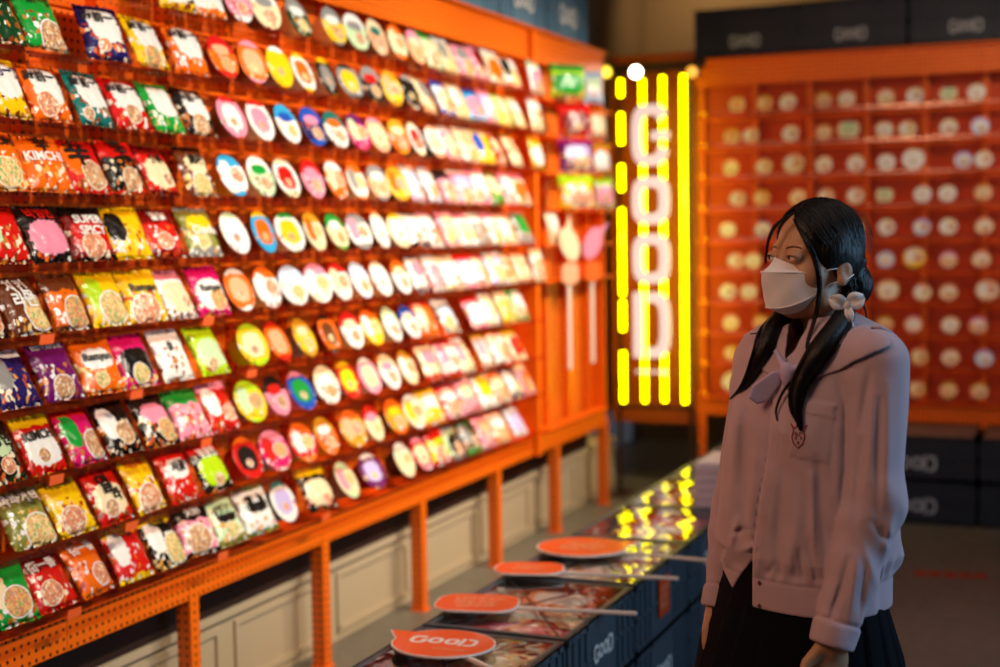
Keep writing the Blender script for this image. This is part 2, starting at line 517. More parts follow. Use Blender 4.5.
def art_mat(base, band, panel, style, seed, lid=False):
    k = (base, band, panel, style, seed, lid)
    if k in _mats: return _mats[k]
    m, nt, p = new_mat('print')
    gn = nt.nodes.new('ShaderNodeGroup'); gn.node_tree = ART
    rr = random.Random(str(k))
    fd = rr.choice(FOODS)
    for n, v in (('Base', CN[base]), ('Band', CN[band]), ('Panel', CN[panel]), ('Rim', rr.choice(['#f4f0e4', '#f0e0c0', '#eeeeee'])), ('Food1', fd[0]), ('Food2', fd[1]), ('Food3', fd[2])):
        gn.inputs[n].default_value = hexc(v)
    st = dict(
        cloud=dict(BandH=2, PanX=.55, PanY=.62, PanA=.40, PanB=.33, PicX=.42, PicY=.25, PicR=.17, Busy=.3),
        band=dict(BandH=.68, PanX=.5, PanY=.62, PanA=.0001, PanB=.0001, PicX=.55, PicY=.29, PicR=.24, Busy=.3),
        panel=dict(BandH=.93, PanX=.5, PanY=.62, PanA=.36, PanB=.2, PicX=.56, PicY=.27, PicR=.2, Busy=.3),
        wide=dict(BandH=.8, PanX=.5, PanY=.42, PanA=.44, PanB=.30, PicX=.55, PicY=.26, PicR=.18, Busy=.25),
        corner=dict(BandH=.85, PanX=.25, PanY=.6, PanA=.2, PanB=.3, PicX=.7, PicY=.34, PicR=.25, Busy=.3),
        lid=dict(BandH=.62, PanX=.5, PanY=.66, PanA=.3, PanB=.12, PicX=.6, PicY=.33, PicR=.2, Busy=.12),
        lidplain=dict(BandH=.86, PanX=.5, PanY=.5, PanA=.34, PanB=.3, PicX=.5, PicY=.38, PicR=.12, Busy=.12),
        lidside=dict(BandH=.72, PanX=.32, PanY=.55, PanA=.2, PanB=.3, PicX=.68, PicY=.5, PicR=.22, Busy=.22),
    )[style]
    for n, v in st.items(): gn.inputs[n].default_value = v
    if not lid:
        gn.inputs['PicX'].default_value += rr.uniform(-.16, .14); gn.inputs['PicY'].default_value += rr.uniform(-.07, .05); gn.inputs['PicR'].default_value *= rr.choice([0, 0, .8, 1., 1.2, 1.4])
    gn.inputs['BandL'].default_value = rr.choice([0, 0, .1, .16]) if style not in ('cloud',) else 0
    gn.inputs['Seed'].default_value = seed*3.7
    nt.links.new(gn.outputs[0], p.inputs['Base Color'])
    p.inputs['Roughness'].default_value = .24 if not lid else .34
    tc = N(nt, 'ShaderNodeTexCoord')
    nb = N(nt, 'ShaderNodeTexNoise', i_Scale=38.0, i_Detail=2.0)
    nt.links.new(tc.outputs['Object'], nb.inputs['Vector'])
    b = N(nt, 'ShaderNodeBump', i_Strength=.35 if not lid else .1, i_Distance=.012)
    nt.links.new(nb.outputs[0], b.inputs['Height']); nt.links.new(b.outputs[0], p.inputs['Normal'])
    _mats[k] = m
    return m

# ------------------------------------------------------------------ pouch pack: pillow with crimped, zigzag ends
PW, PHT, PT = .147, .156, .034
def bulge(u, v):
    a = max(0, 1-abs(2*u-1)**3.2); 
    vv = (v-.07)/.86
    b = max(0, 1-abs(2*vv-1)**3.4) if 0 < vv < 1 else 0
    return (a**.75)*(b**.7)
def pack_mesh(seed):
    rr = random.Random(seed)
    nx, nz = 16, 20
    ph = [rr.uniform(0, 6.3) for _ in range(6)]
    vs = []; uvs = []; fs = []
    def pt(i, j, side):
        u = i/nx; v = j/nz
        # waist of a filled bag: sides pull in a little
        w = PW*(1-.035*math.sin(pi*v)**2+.012*math.sin(9*v+ph[0]))
        x = (u-.5)*w
        z = v*PHT
        if j in (0, nz): z += (.0022 if i % 2 else -.0) * (1 if j else -1)+(.0 if j else .002)
        bl = bulge(u, v)
        wr = .0022*math.sin(22*u+7*v+ph[1])*math.sin(11*v+ph[2])+.0012*math.sin(40*u+ph[3])*(1-abs(2*v-1))**.0*(abs(2*v-1)**3)
        y = side*(PT*.5*bl+wr*min(1, bl*3+.15)) + .002*math.sin(6*u+ph[4])*abs(2*v-1)**4
        return (x, y, z)
    for side in (-1, 1):
        for j in range(nz+1):
            for i in range(nx+1):
                vs.append(pt(i, j, side)); uvs.append((i/nx, j/nz))
    def idx(s, i, j): return s*(nx+1)*(nz+1)+j*(nx+1)+i
    for s in (0, 1):
        for j in range(nz):
            for i in range(nx):
                q = [idx(s, i, j), idx(s, i+1, j), idx(s, i+1, j+1), idx(s, i, j+1)]
                fs.append(q if s == 0 else q[::-1])
    me = bpy.data.meshes.new('pack'); me.from_pydata(vs, [], fs)
    l = me.uv_layers.new(name='UVMap')
    for lp in me.loops: l.data[lp.index].uv = uvs[lp.vertex_index]
    bm = bmesh.new(); bm.from_mesh(me); bmesh.ops.remove_doubles(bm, verts=bm.verts, dist=.0004); bm.to_mesh(me); bm.free()
    me.polygons.foreach_set('use_smooth', [True]*len(me.polygons))
    me.materials.append(m_or)
    return me
PACKS = [pack_mesh(i) for i in range(5)]
def pack_front(x, z):
    return -(PT*.5*bulge(x/PW+.5, z/PHT))-.0042

_tm = {}
def ink(c):
    if c not in _tm: _tm[c] = simple('ink_'+c, CN[c], rough=.4)
    return _tm[c]
def lettering(parent, txt, col, size, x, z, rot=0, name='lettering', bold=.0, sx=1.):
    base = text_mesh(txt, 1.0, 0.0, bold+.012, sx=sx)
    me = bpy.data.meshes.new('lettering')
    ca, sa = math.cos(rot), math.sin(rot)
    vs = []
    for v in base.vertices:
        a, b = v.co.x*size, v.co.y*size
        X = x+a*ca-b*sa; Z = z+a*sa+b*ca
        vs.append((X, pack_front(X, Z), Z))
    me.from_pydata(vs, [], [tuple(p.vertices) for p in base.polygons])
    return mesh_obj(name, me, ink(col), parent)

# ------------------------------------------------------------------ round bowl laid on its edge: body (cup) + lid
BR = .070
def bowl_meshes(n=36):
    prof = [(0, .062), (.040, .062), (.045, .060), (.0515, .035), (.060, .006), (.0655, .004), (.0665, .0), (.064, -.0015), (0.062, .001)]
    vs = []; fs = []
    for r, d in prof:
        for k in range(n):
            a = 2*pi*k/n; vs.append((r*math.cos(a), d, r*math.sin(a)))
    for i in range(len(prof)-1):
        for k in range(n):
            fs.append((i*n+k, i*n+(k+1) % n, (i+1)*n+(k+1) % n, (i+1)*n+k))
    body = bpy.data.meshes.new('bowl'); body.from_pydata(vs, [], fs); body.polygons.foreach_set('use_smooth', [True]*len(fs))
    bm = bmesh.new(); bm.from_mesh(body); bmesh.ops.remove_doubles(bm, verts=bm.verts, dist=.0001); bmesh.ops.recalc_face_normals(bm, faces=bm.faces); bm.to_mesh(body); bm.free()
    prof = [(0.0001, -.0035), (.03, -.0038), (.058, -.0035), (.0632, -.0032), (.0665, -.0048), (.0695, -.0035), (BR, -.0015), (.0688, .0003), (.0662, -.0006)]
    vs = []; fs = []; uv = []
    for r, d in prof:
        for k in range(n):
            a = 2*pi*k/n; vs.append((r*math.cos(a), d, r*math.sin(a))); uv.append((.5+r/BR*.5*math.cos(a), .5+r/BR*.5*math.sin(a)))
    for i in range(len(prof)-1):
        for k in range(n):
            fs.append((i*n+k, i*n+(k+1) % n, (i+1)*n+(k+1) % n, (i+1)*n+k))
    lid = bpy.data.meshes.new('lid'); lid.from_pydata(vs, [], fs); lid.polygons.foreach_set('use_smooth', [True]*len(fs))
    l = lid.uv_layers.new(name='UVMap')
    for lp in lid.loops: l.data[lp.index].uv = uv[lp.vertex_index]
    # pull tab on the rim
    body.materials.append(m_or); lid.materials.append(m_or)
    return body, lid
BOWL, LID = bowl_meshes()
_bm = {}
def body_mat(c):
    if c not in _bm: _bm[c] = simple('bowl_'+c, CN[c], rough=.35, var=.12, vscale=30)
    return _bm[c]

def place(root, world, lean, yaw, rz):
    """stand an item on its bottom edge, leaning back by lean, on a rack that faces rz"""
    root.matrix_world = Matrix.Translation(world) @ Matrix.Rotation(rz+yaw, 4, 'Z') @ Matrix.Rotation(-lean, 4, 'X')

def put_pack(Y, k, spec, label, group, near, rz=PH, org=None, scale=1., seed=0):
    base, band, panel, style = spec[:4]
    mat = art_mat(base, band, panel, style, seed % 7)
    o = mesh_obj('noodle_pack', PACKS[seed % 5], mat)
    tag(o, label, 'noodle pack', group)
    z = lip(k)+.008
    lean = math.radians(24+R.uniform(-3, 3)+(9-k)*.6)
    w = Vector((LX+.062+R.uniform(-.004, .004), Y, z+.004)) if org is None else org
    place(o, w, lean, math.radians(R.choice([-7,-3,0,3,6])+R.uniform(-2, 2)), rz)
    o.scale = (scale, 1, scale if scale < 1.02 else 1.0)
    return o

def put_bowl(world, c1, c2, c3, body, style, label, group, lean, yaw, rz, seed, r=BR, cat='noodle bowl', name='noodle_bowl'):
    o = mesh_obj(name, BOWL, body_mat(body))
    tag(o, label, cat, group)
    s = r/BR
    l = mesh_obj('lid', LID, art_mat(c1, c2, c3, style, seed % 9, True), o)
    o.matrix_world = Matrix.Translation(world) @ Matrix.Rotation(rz+yaw, 4, 'Z') @ Matrix.Rotation(-lean, 4, 'X') @ Matrix.Translation((0, 0, r)) @ Matrix.Scale(s, 4)
    return o
# ------------------------------------------------------------------ near pouch packs, row by row (k = 9 is the top shelf)
# (row, u in the photograph, base, band, panel, style, what it looks like, [(text, colour, size, x, z)])
DM = '出前一丁'
def dm(c='black', x=.008): return [(DM, c, .035, x-.004, .116)]
NEAR = [
 (8, 6, 'darkgreen', 'black', 'purple', 'band', 'dark green and purple noodle pack', []),
 (8, 42, 'green', 'green', 'green', 'band', 'bright green noodle pack with black characters and meat picture', [(DM, 'black', .033, 0, .135)]),
 (8, 107, 'navy', 'navy', 'white', 'cloud', 'navy blue noodle pack with a white cloud panel', dm()),
 (8, 151, 'yellow', 'yellow', 'white', 'cloud', 'yellow noodle pack with black characters on a white cloud', dm()),
 (8, 189, 'orange', 'orange', 'white', 'cloud', 'orange noodle pack with white cloud and pink broth picture', dm()),
 (7, 8, 'yellow', 'white', 'white', 'cloud', 'white and yellow noodle pack with small black characters', dm('navy')),
 (7, 48, 'orange', 'orange', 'white', 'cloud', 'amber orange noodle pack with white cloud and red broth bowl', dm()),
 (7, 96, 'teal', 'teal', 'white', 'cloud', 'teal noodle pack with white cloud and dark broth bowl', dm()),
 (7, 130, 'red', 'red', 'white', 'cloud', 'red bordered noodle pack with mostly white front', dm()),
 (7, 162, 'green', 'green', 'white', 'cloud', 'green noodle pack half hidden behind a black edged one', []),
 (7, 197, 'black', 'black', 'white', 'cloud', 'black bordered noodle pack with a large white cloud', dm()),
 (6, 6, 'orange', 'orange', 'darkred', 'band', 'orange noodle pack reading GURI with seafood picture', [('GURI', 'black', .036, .02, .128)]),
 (6, 44, 'orange', 'orange', 'gold', 'band', 'orange noodle pack reading KIMCHI in bold white', [('辛', 'black', .05, .01, .128), ('KIMCHI', 'white', .035, -.002, .092)]),
 (6, 84, 'red', 'red', 'orange', 'corner', 'red noodle pack with one big black brush character', [('辛', 'black', .085, -.012, .108)]),
 (6, 120, 'black', 'red', 'orange', 'band', 'black and red noodle pack with brush character over a bowl', [('辛', 'black', .06, .005, .128)]),
 (6, 157, 'red', 'darkred', 'cream', 'wide', 'red noodle pack with a cream label and vegetables', [('炸酱', 'black', .03, .0, .105)]),
 (6, 195, 'brown', 'black', 'cream', 'panel', 'brown noodle pack with a square cream label', [('真味', 'black', .036, 0, .108)]),
 (5, 4, 'red', 'darkred', 'palegreen', 'corner', 'red and green noodle pack cut by the frame edge', []),
 (5, 40, 'black', 'black', 'pink', 'wide', 'black sided noodle pack with a pink and red front', [('비빔면', 'red', .034, -.005, .128)]),
 (5, 90, 'darkred', 'black', 'red', 'wide', 'black and red noodle pack reading SUPER SPICY', [('SUPER', 'white', .034, .004, .112), ('SPICY', 'white', .034, .008, .08)]),
 (5, 122, 'yellow', 'yellow', 'black', 'corner', 'yellow and black noodle pack with a fiery black bowl', []),
 (5, 157, 'red', 'darkred', 'orange', 'band', 'red noodle pack with noodles heaped in orange sauce', [('불닭', 'white', .034, .005, .125)]),
 (5, 196, 'olive', 'grey', 'yellow', 'panel', 'grey green noodle pack reading Chacha on a yellow field', [('Chacha', 'white', .036, .01, .078)]),
 (4, 8, 'black', 'black', 'orange', 'band', 'black noodle pack with white Korean writing over red noodles', [('한고기', 'white', .034, 0, .12)]),
 (4, 44, 'brown', 'brown', 'brown', 'corner', 'brown noodle pack with bold white Korean writing', [('치킨', 'white', .044, -.005, .125), ('라면', 'white', .044, 0, .085)]),
 (4, 69, 'orange', 'brown', 'gold', 'band', 'brown and orange noodle pack with fried chicken picture', []),
 (4, 94, 'yellow', 'yellow', 'lime', 'corner', 'yellow noodle pack with a small black chef figure', []),
 (4, 130, 'yellow', 'yellow', 'yellow', 'band', 'bright yellow noodle pack reading Ramyun in dark letters', [('Ramyun', 'black', .032, .005, .098)]),
 (4, 166, 'white', 'pink', 'cream', 'wide', 'white and pale pink noodle pack with tiny chef', []),
 (4, 199, 'magenta', 'magenta', 'white', 'wide', 'magenta bordered noodle pack reading Ramyun on white', [('Ramyun', 'black', .03, .0, .083)]),
 (3, 12, 'navy', 'white', 'grey', 'corner', 'navy and white noodle pack with a dark bowl picture', []),
 (3, 47, 'purple', 'purple', 'palegreen', 'band', 'purple noodle pack reading BEEF FLAVOUR with green broth', [('BEEF FLAVOUR', 'white', .017, .0, .146)]),
 (3, 90, 'orange', 'orange', 'white', 'panel', 'orange noodle pack reading Ramyun on a tilted white label', [('Ramyun', 'black', .03, 0, .1)]),
 (3, 127, 'magenta', 'magenta', 'black', 'wide', 'magenta noodle pack with black centre and egg noodle bowl', []),
 (3, 166, 'white', 'white', 'white', 'band', 'plain white noodle pack with a small yellow noodle bowl', [('쌀', 'black', .03, -.01, .1)]),
 (3, 203, 'lime', 'lime', 'palegreen', 'wide', 'lime green noodle pack with a pale square picture', []),
 (2, 13, 'black', 'darkgreen', 'palegreen', 'panel', 'dark green noodle pack with Korean writing on pale green', [('짜장면', 'black', .04, .0, .105)]),
 (2, 50, 'red', 'yellow', 'white', 'wide', 'yellow and red noodle pack reading KIMCHI in black', [('KIMCHI', 'black', .034, -.002, .098)]),
 (2, 86, 'magenta', 'red', 'green', 'corner', 'slim red and green noodle pack beside a black one', []),
 (2, 111, 'black', 'black', 'white', 'corner', 'glossy black noodle pack with a white bowl picture', []),
 (2, 137, 'black', 'black', 'pink', 'panel', 'black noodle pack with pink and orange patches', []),
 (2, 168, 'pink', 'green', 'yellow', 'band', 'pink noodle pack with green top corner and egg bowl', []),
 (2, 201, 'red', 'pink', 'white', 'corner', 'red and pink noodle pack with white figure shape', []),
 (1, 22, 'olive', 'olive', 'olive', 'band', 'olive green noodle pack with bold white Korean writing', [('짜파게티', 'white', .036, -.002, .125)]),
 (1, 62, 'yellow', 'yellow', 'cream', 'band', 'yellow noodle pack with brown writing and orange hem', [('라면사리', 'brown', .028, 0, .14)]),
 (1, 100, 'red', 'red', 'cream', 'wide', 'red noodle pack with two big black Korean characters', [('열', 'black', .062, -.006, .105), ('라', 'black', .04, .02, .07)]),
 (1, 132, 'yellow', 'yellow', 'yellow', 'band', 'yellow noodle pack with red writing and creamy soup', [('라면사리', 'red', .026, 0, .14)]),
 (1, 166, 'red', 'red', 'white', 'panel', 'red and amber noodle pack with slanted white label', [('사골', 'black', .036, .0, .1)]),
 (1, 199, 'black', 'red', 'lime', 'wide', 'green and yellow noodle pack with red top and white characters', [('볶음면', 'white', .034, .0, .12)]),
 (0, 8, 'green', 'green', 'cream', 'corner', 'green topped noodle pack with red noodles, lowest shelf', []),
 (0, 42, 'red', 'darkred', 'white', 'band', 'crimson noodle pack with white characters and meat slices', [('街一番', 'white', .032, -.01, .118)]),
 (0, 73, 'orange', 'orange', 'orange', 'band', 'orange noodle pack with white characters and cabbage bowl', [('街一番', 'white', .034, 0, .128)]),
 (0, 118, 'red', 'yellow', 'white', 'corner', 'red and yellow noodle pack with a white name label', [('牛肉面', 'black', .024, 0, .13)]),
 (0, 149, 'black', 'yellow', 'white', 'corner', 'black and yellow noodle pack with a white name label', [('牛肉面', 'black', .024, 0, .13)]),
 (0, 183, 'pink', 'black', 'white', 'band', 'rose noodle pack with black label and white bowl', [('火锅', 'white', .03, 0, .13)]),
 (0, 208, 'palegreen', 'olive', 'black', 'panel', 'pale green noodle pack with a black framed name', [('火锅面', 'palegreen', .03, 0, .105)]),
 (9, 187, 'black', 'yellow', 'white', 'wide', 'black and yellow noodle pack high on the top shelf', []),
 (9, 212, 'white', 'orange', 'cream', 'band', 'white and orange noodle pack high on the top shelf', []),
 (0, 243, 'white', 'green', 'black', 'panel', 'green and white noodle pack beside a big white bowl', [('面', 'white', .03, 0, .11)]),
 (0, 308, 'black', 'yellow', 'cream', 'wide', 'black noodle pack with a yellow stripe on the lowest shelf', []),
]
SHELF = {9: 'topmost shelf', 8: 'second shelf down', 7: 'third shelf down', 6: 'fourth shelf down', 5: 'fifth shelf down', 4: 'sixth shelf down',
         3: 'seventh shelf down', 2: 'eighth shelf down', 1: 'second shelf from the bottom', 0: 'lowest shelf'}
def rowv(k, u):                                        # picture height of a row, only to pick the ray
    return 300
used = {k: [] for k in range(10)}
def Yof(u): return onX(u, 300, -2.40).y
seed = 0
PITCH = .149
stock = []
for (k, u, a, b, c, st, desc, tx) in NEAR:
    stock.append((k, Yof(u), 'P', (a, b, c, st), desc, tx))

# round bowls and the paler packs beyond: (u, kind, colour, second colour, third colour)
FAR = {
 9: 'B236 pink white lilac;B258 cream white grey;B300 darkgreen grey white;B334 yellow grey white;B355 palegreen white grey;B381 peach cream teal;B397 palegreen orange cream;B413 peach pink cream;'
    'P436 palegreen green cream;P449 cream white grey;P461 pink brown grey;P475 pink peach darkred;P494 cream white orange;P509 white orange black',
 8: 'B229 orange red peach;B251 orange pink peach;B284 yellow white yellow;B306 white yellow orange;B329 black yellow grey;B350 grey black yellow;B373 black grey red;B393 yellow gold peach;B411 black grey black;'
    'P427 cream darkred grey;P440 paleblue blue cream;P455 peach cream white;P472 sky blue pink;P486 lilac pink white;P499 lime yellow cream;P514 cream yellow white',
 7: 'B233 pink red white;B257 white red pink;B288 white sky blue;B310 navy blue pink;B336 white teal orange;B358 magenta purple palegreen;B376 peach pink cream;B393 orange gold cream;B413 white cream red;B433 white peach cream;'
    'P452 pink white cream;P466 cream white peach;P481 yellow cream blue;P497 red peach cream;P512 cream yellow peach',
 6: 'B238 white sky white;B262 palegreen white green;B291 white cream red;B316 pink red pink;B334 orange white cream;B355 white orange grey;B379 peach grey white;B396 yellow gold orange;'
    'P414 lilac white paleblue;P429 white paleblue white;P446 pink black white;P461 pink white lilac;P474 pink cream white;P487 green gold cream;P501 pink grey white;P515 cream pink orange',
 5: 'B239 white palegreen paleblue;B264 sky yellow orange;B291 white green yellow;B313 cream gold orange;B340 cream green white;B361 white grey pink;B377 white cream white;B394 cream yellow white;'
    'P411 white black white;P429 white pink white;P449 pink white cream;P463 white pink cream;P476 grey white pink;P489 white pink cream;P501 cream peach white;P514 grey black green',
 4: 'B240 orange white peach;B263 white orange white;B294 white paleblue white;B313 white pink white;B340 white red cream;B358 white paleblue white;B375 white cream white;B394 white orange cream;'
    'P416 white navy pink;P431 pink white lilac;P447 white cream white;P462 pink red white;P475 pink red cream;P488 lilac white cream;P501 orange cream white;P515 cream orange peach',
 3: 'B248 yellow lime cream;B270 orange red peach;B301 yellow gold cream;B321 orange black brown;B348 white red cream;B369 yellow orange white;B388 white palegreen white;B402 white blue cream;'
    'P420 orange red cream;P445 grey white paleblue;P474 pink red white;P488 white pink cream;P501 yellow cream orange;P515 green cream white',
 2: 'B246 yellow lime palegreen;B268 pink black red;B295 blue pink green;B316 white cream white;B341 red yellow lime;B366 pink white cream;B381 white cream pink;B395 cream gold white;'
    'P424 cream red pink;P445 white red pink;P458 cream white pink;P480 white yellow pink;P496 white orange cream;P512 cream yellow red',
 1: 'B239 red orange black;B264 magenta pink red;B295 red orange white;B317 orange gold white;B345 gold orange peach;B365 cream red pink;B390 gold orange yellow;B407 cream white yellow;'
    'P424 yellow orange white;P447 red pink white;P462 pink white cream;P480 white orange yellow;P496 orange white cream;P509 grey navy white;P522 pink cream orange',
 0: 'B273 white teal lilac;B339 cream palegreen pink;B364 purple white lilac;B398 cream white palegreen;B415 red pink cream;'
    'P432 lime red cream;P449 palegreen grey black;P464 darkgreen green grey;P479 pink orange peach;P494 peach pink white;P512 paleblue white lilac',
}
for k, s in FAR.items():
    for e in s.split(';'):
        w = e.split()
        stock.append((k, Yof(int(w[0][1:])), w[0][0], (w[1], w[2], w[3]), None, []))

byrow = {}
for it in stock: byrow.setdefault(it[0], []).append(it)
seed = 0
seen_labels = set()
def uniq(l):
    assert l not in seen_labels, l
    seen_labels.add(l); return l
for k in sorted(byrow, reverse=True):
    row = sorted(byrow[k], key=lambda t: t[1])
    ys = [t[1] for t in row]
    # relax so neighbours do not overlap
    for _ in range(140):
        for i in range(len(ys)-1):
            d = ys[i+1]-ys[i]
            if d < .1535:
                e = (.1535-d)/2; ys[i] -= e; ys[i+1] += e
    nb = 0; npk = 0
    for i, (it, Y) in enumerate(zip(row, ys)):
        kk, _, kind, cols, desc, tx = it
        seed += 1
        if kind == 'P':
            if desc is None:
                npk += 1
                a, b, c = cols
                nm = ' and '.join(dict.fromkeys([cw(a), cw(b)]))
                label = f'{nm} noodle pack, {ORD[npk-1]} past the bowls, {SHELF[k]}'
                st = R.choice(['wide', 'panel', 'cloud', 'corner', 'band'])
                grp = 'pale pouch packs beyond the bowls'
                put_pack(Y, k, (a, b, c, st), uniq(label), grp, False, seed=seed, scale=1.0)
            else:
                o = put_pack(Y, k, cols, uniq(desc if len(desc.split()) > 8 else desc+', '+SHELF[k]), 'pouch packs near the camera', True, seed=seed, scale=1.0 if k not in (6, 2) else 1.0)
                for (t, c, s, x, z) in tx:
                    lettering(o, t, c, s, x, z, bold=.02)
        else:
            nb += 1
            a, b, c = cols
            nm = ' and '.join(dict.fromkeys([cw(a), cw(b)]))
            label = f'{nm} round noodle bowl, {ORD[nb-1]} bowl along the {SHELF[k]}'
            bodyc = R.choice(['black', 'brown', 'darkred', 'grey', 'cream', 'gold']) if k > 3 or R.random() < .5 else R.choice([a, b])
            st = R.choice(['lid', 'lidplain', 'lidside'])
            w = Vector((LX+.068, Y, lip(k)+.016))
            put_bowl(w, a, b, c, bodyc, st, uniq(label), 'round bowls along the long orange rack', math.radians(20+(9-k)*.8+R.uniform(-3, 3)), math.radians(R.uniform(-7, 7)), PH, seed)

# ------------------------------------------------------------------ the sparse end bay beside the neon: a column of packs, big bags, two paddles
def end_item(u, k, cols, label, name='noodle_pack', sx=1., yaw=0., cat='noodle pack', grp='packs in the sparse end bay', X=-2.36, zz=None, sz=1., lean=12):
    global seed
    seed += 1
    p = onX(u, 300, X)
    o = mesh_obj(name, PACKS[seed % 5], art_mat(*cols, seed % 7))
    tag(o, uniq(label), cat, grp)
    place(o, Vector((X, p.y, (lip(k) if zz is None else zz)+.006)), math.radians(lean), math.radians(yaw), PH)
    o.scale = (sx, 1.6 if sx > 1.2 else 1, sz)
    return o
for k, cols in ((9, ('white', 'palegreen', 'pink', 'wide')), (8, ('cream', 'white', 'peach', 'band')), (7, ('yellow', 'gold', 'white', 'wide')), (5, ('cream', 'white', 'white', 'cloud')), (4, ('white', 'cream', 'peach', 'wide'))):
    end_item(541 if k > 5 else (557 if k == 5 else 541), k, cols, f'single {cw(cols[0])} pack standing just after the tall divider, {SHELF[k]}', grp='single packs after the divider post')
for u, k, cols, lb in ((571, 9, ('lime', 'green', 'green', 'wide'), 'large lime green bag on the end bay topmost shelf'),
                       (596, 9, ('paleblue', 'sky', 'palegreen', 'panel'), 'large sky blue bag on the end bay topmost shelf'),
                       (578, 8, ('red', 'red', 'darkred', 'wide'), 'large red bag in the end bay below the green bag'),
                       (579, 7, ('purple', 'magenta', 'lilac', 'panel'), 'large purple bag in the end bay below the red bag'),
                       (578, 6, ('yellow', 'lime', 'cream', 'band'), 'large yellow bag in the end bay below the purple bag'),
                       (599, 8, ('peach', 'orange', 'cream', 'wide'), 'peach coloured bag at the end bay edge beside the red bag'),
                       (603, 7, ('orange', 'gold', 'white', 'wide'), 'orange bag at the end bay edge beside the purple bag'),
                       (606, 6, ('palegreen', 'lime', 'pink', 'wide'), 'green and pink bag at the end bay edge, beside the yellow bag')):
    end_item(u, k, cols, lb, name='snack_bag', cat='snack bag', sx=1.35 if u < 596 else .8, yaw=-38, grp='large bags in the end bay', X=-2.30, lean=8, sz=1.02)
# ------------------------------------------------------------------ folding plastic crates
def crate_mesh(L=.575, D=.42, Hh=.218, t=.012):
    """long side along local x, depth along y (0..D), height along z"""
    b = MB()
    b.span((-L/2, 0, 0), (L/2, D, .008))
    b.span((-L/2+.006, .006, 0), (L/2-.006, .006+t*.5, Hh)); b.span((-L/2+.006, D-.006-t*.5, 0), (L/2-.006, D-.006, Hh))
    b.span((-L/2+.006, 0.006, 0), (-L/2+.006+t*.5, D-.006, Hh)); b.span((L/2-.006-t*.5, .006, 0), (L/2-.006, D-.006, Hh))
    for z0, z1 in ((Hh-.022, Hh), (0, .02), (Hh*.5-.006, Hh*.5+.004)):          # rims
        b.span((-L/2, 0, z0), (L/2, .008, z1)); b.span((-L/2, D-.008, z0), (L/2, D, z1))
        b.span((-L/2, 0, z0), (-L/2+.008, D, z1)); b.span((L/2-.008, 0, z0), (L/2, D, z1))
    b.span((-L/2, 0, Hh-.006), (-L/2+.022, D, Hh)); b.span((L/2-.022, 0, Hh-.006), (L/2, D, Hh))
    b.span((-L/2, 0, Hh-.006), (L/2, .022, Hh)); b.span((-L/2, D-.022, Hh-.006), (L/2, D, Hh))
    for x in [i*L/11-L/2 for i in (0.14, 1, 2, 2.9, 8.1, 9, 10, 10.86)]:         # upright ribs on the long sides
        b.span((x-.005, 0.0, 0), (x+.005, .008, Hh)); b.span((x-.005, D-.008, 0), (x+.005, D, Hh))
    for y in [i*D/8 for i in (.2, 1.2, 2.2, 5.8, 6.8, 7.8)]:
        b.span((-L/2, y-.005, 0), (-L/2+.008, y+.005, Hh)); b.span((L/2-.008, y-.005, 0), (L/2, y+.005, Hh))
    # notched rim tabs
    for i in range(9):
        x = -L/2+.04+i*(L-.08)/8
        b.span((x-.008, -.003, Hh-.018), (x+.008, .0, Hh-.006))
    return b.mesh('crate')
CRATE = crate_mesh(); CRATE.materials.append(m_crate)
LOGO = good_logo(.052); LOGO.materials.append(m_white)
def crate(loc, rz, label, group, mat=None, logo=True, lz=.085, lm=None, sz=1., ls=1., lx=0.):
    c = mesh_obj('crate', CRATE, mat or m_crate, None, loc, (0, 0, rz))
    c.scale = (1, 1, sz)
    tag(c, label, 'crate', group)
    if logo:
        mesh_obj('logo', LOGO, lm or m_white, c, (lx, -.0005, lz), (pi/2, 0, 0)).scale = (ls, ls, 1)
    return c

CXR = -1.238                                             # side of the crate row that faces the aisle
def film_mat():
    m, nt, p = new_mat('glossy_film')
    out = nt.nodes['Material Output']; nt.nodes.remove(p)
    tr = N(nt, 'ShaderNodeBsdfTransparent'); gl = N(nt, 'ShaderNodeBsdfGlossy', i_Roughness=.05)
    gl.inputs['Color'].default_value = (.9, .93, 1, 1)
    fr = N(nt, 'ShaderNodeFresnel', i_IOR=1.5)
    tc = N(nt, 'ShaderNodeTexCoord'); nb = N(nt, 'ShaderNodeTexNoise', i_Scale=11.0, i_Detail=1.0); nt.links.new(tc.outputs['Object'], nb.inputs['Vector'])
    b = N(nt, 'ShaderNodeBump', i_Strength=.10, i_Distance=.03); nt.links.new(nb.outputs[0], b.inputs['Height'])
    nt.links.new(b.outputs[0], gl.inputs['Normal'])
    f = math_n(nt, 'ADD', math_n(nt, 'MULTIPLY', fr.outputs[0], 1.0), .02, True)
    mx = N(nt, 'ShaderNodeMixShader'); nt.links.new(f, mx.inputs[0]); nt.links.new(tr.outputs[0], mx.inputs[1]); nt.links.new(gl.outputs[0], mx.inputs[2])
    nt.links.new(mx.outputs[0], out.inputs[0])
    return m
FILM = film_mat()
def scribble(wd, ht, rows, sd=1, th=.12):
    """rows of short pale strokes, for print that cannot be read in the photograph"""
    rr = random.Random(sd); b = MB(); rh = ht/rows
    for r_ in range(rows):
        x = -wd/2*rr.uniform(.6, 1); y = ht/2-(r_+.5)*rh; end = wd/2*rr.uniform(.6, 1)
        while x < end:
            w = rh*rr.uniform(.3, .6)
            t = rh*th
            b.box((x, y, 0), (t, rh*.62, .0003))
            for yy in rr.sample([-.28, 0, .28], 2): b.box((x+w/2, y+yy*rh, 0), (w, t, .0003))
            if rr.random() < .5: b.box((x+w, y+rh*.1, 0), (t, rh*.4, .0003))
            x += w*1.55
    return b.mesh('lettering')
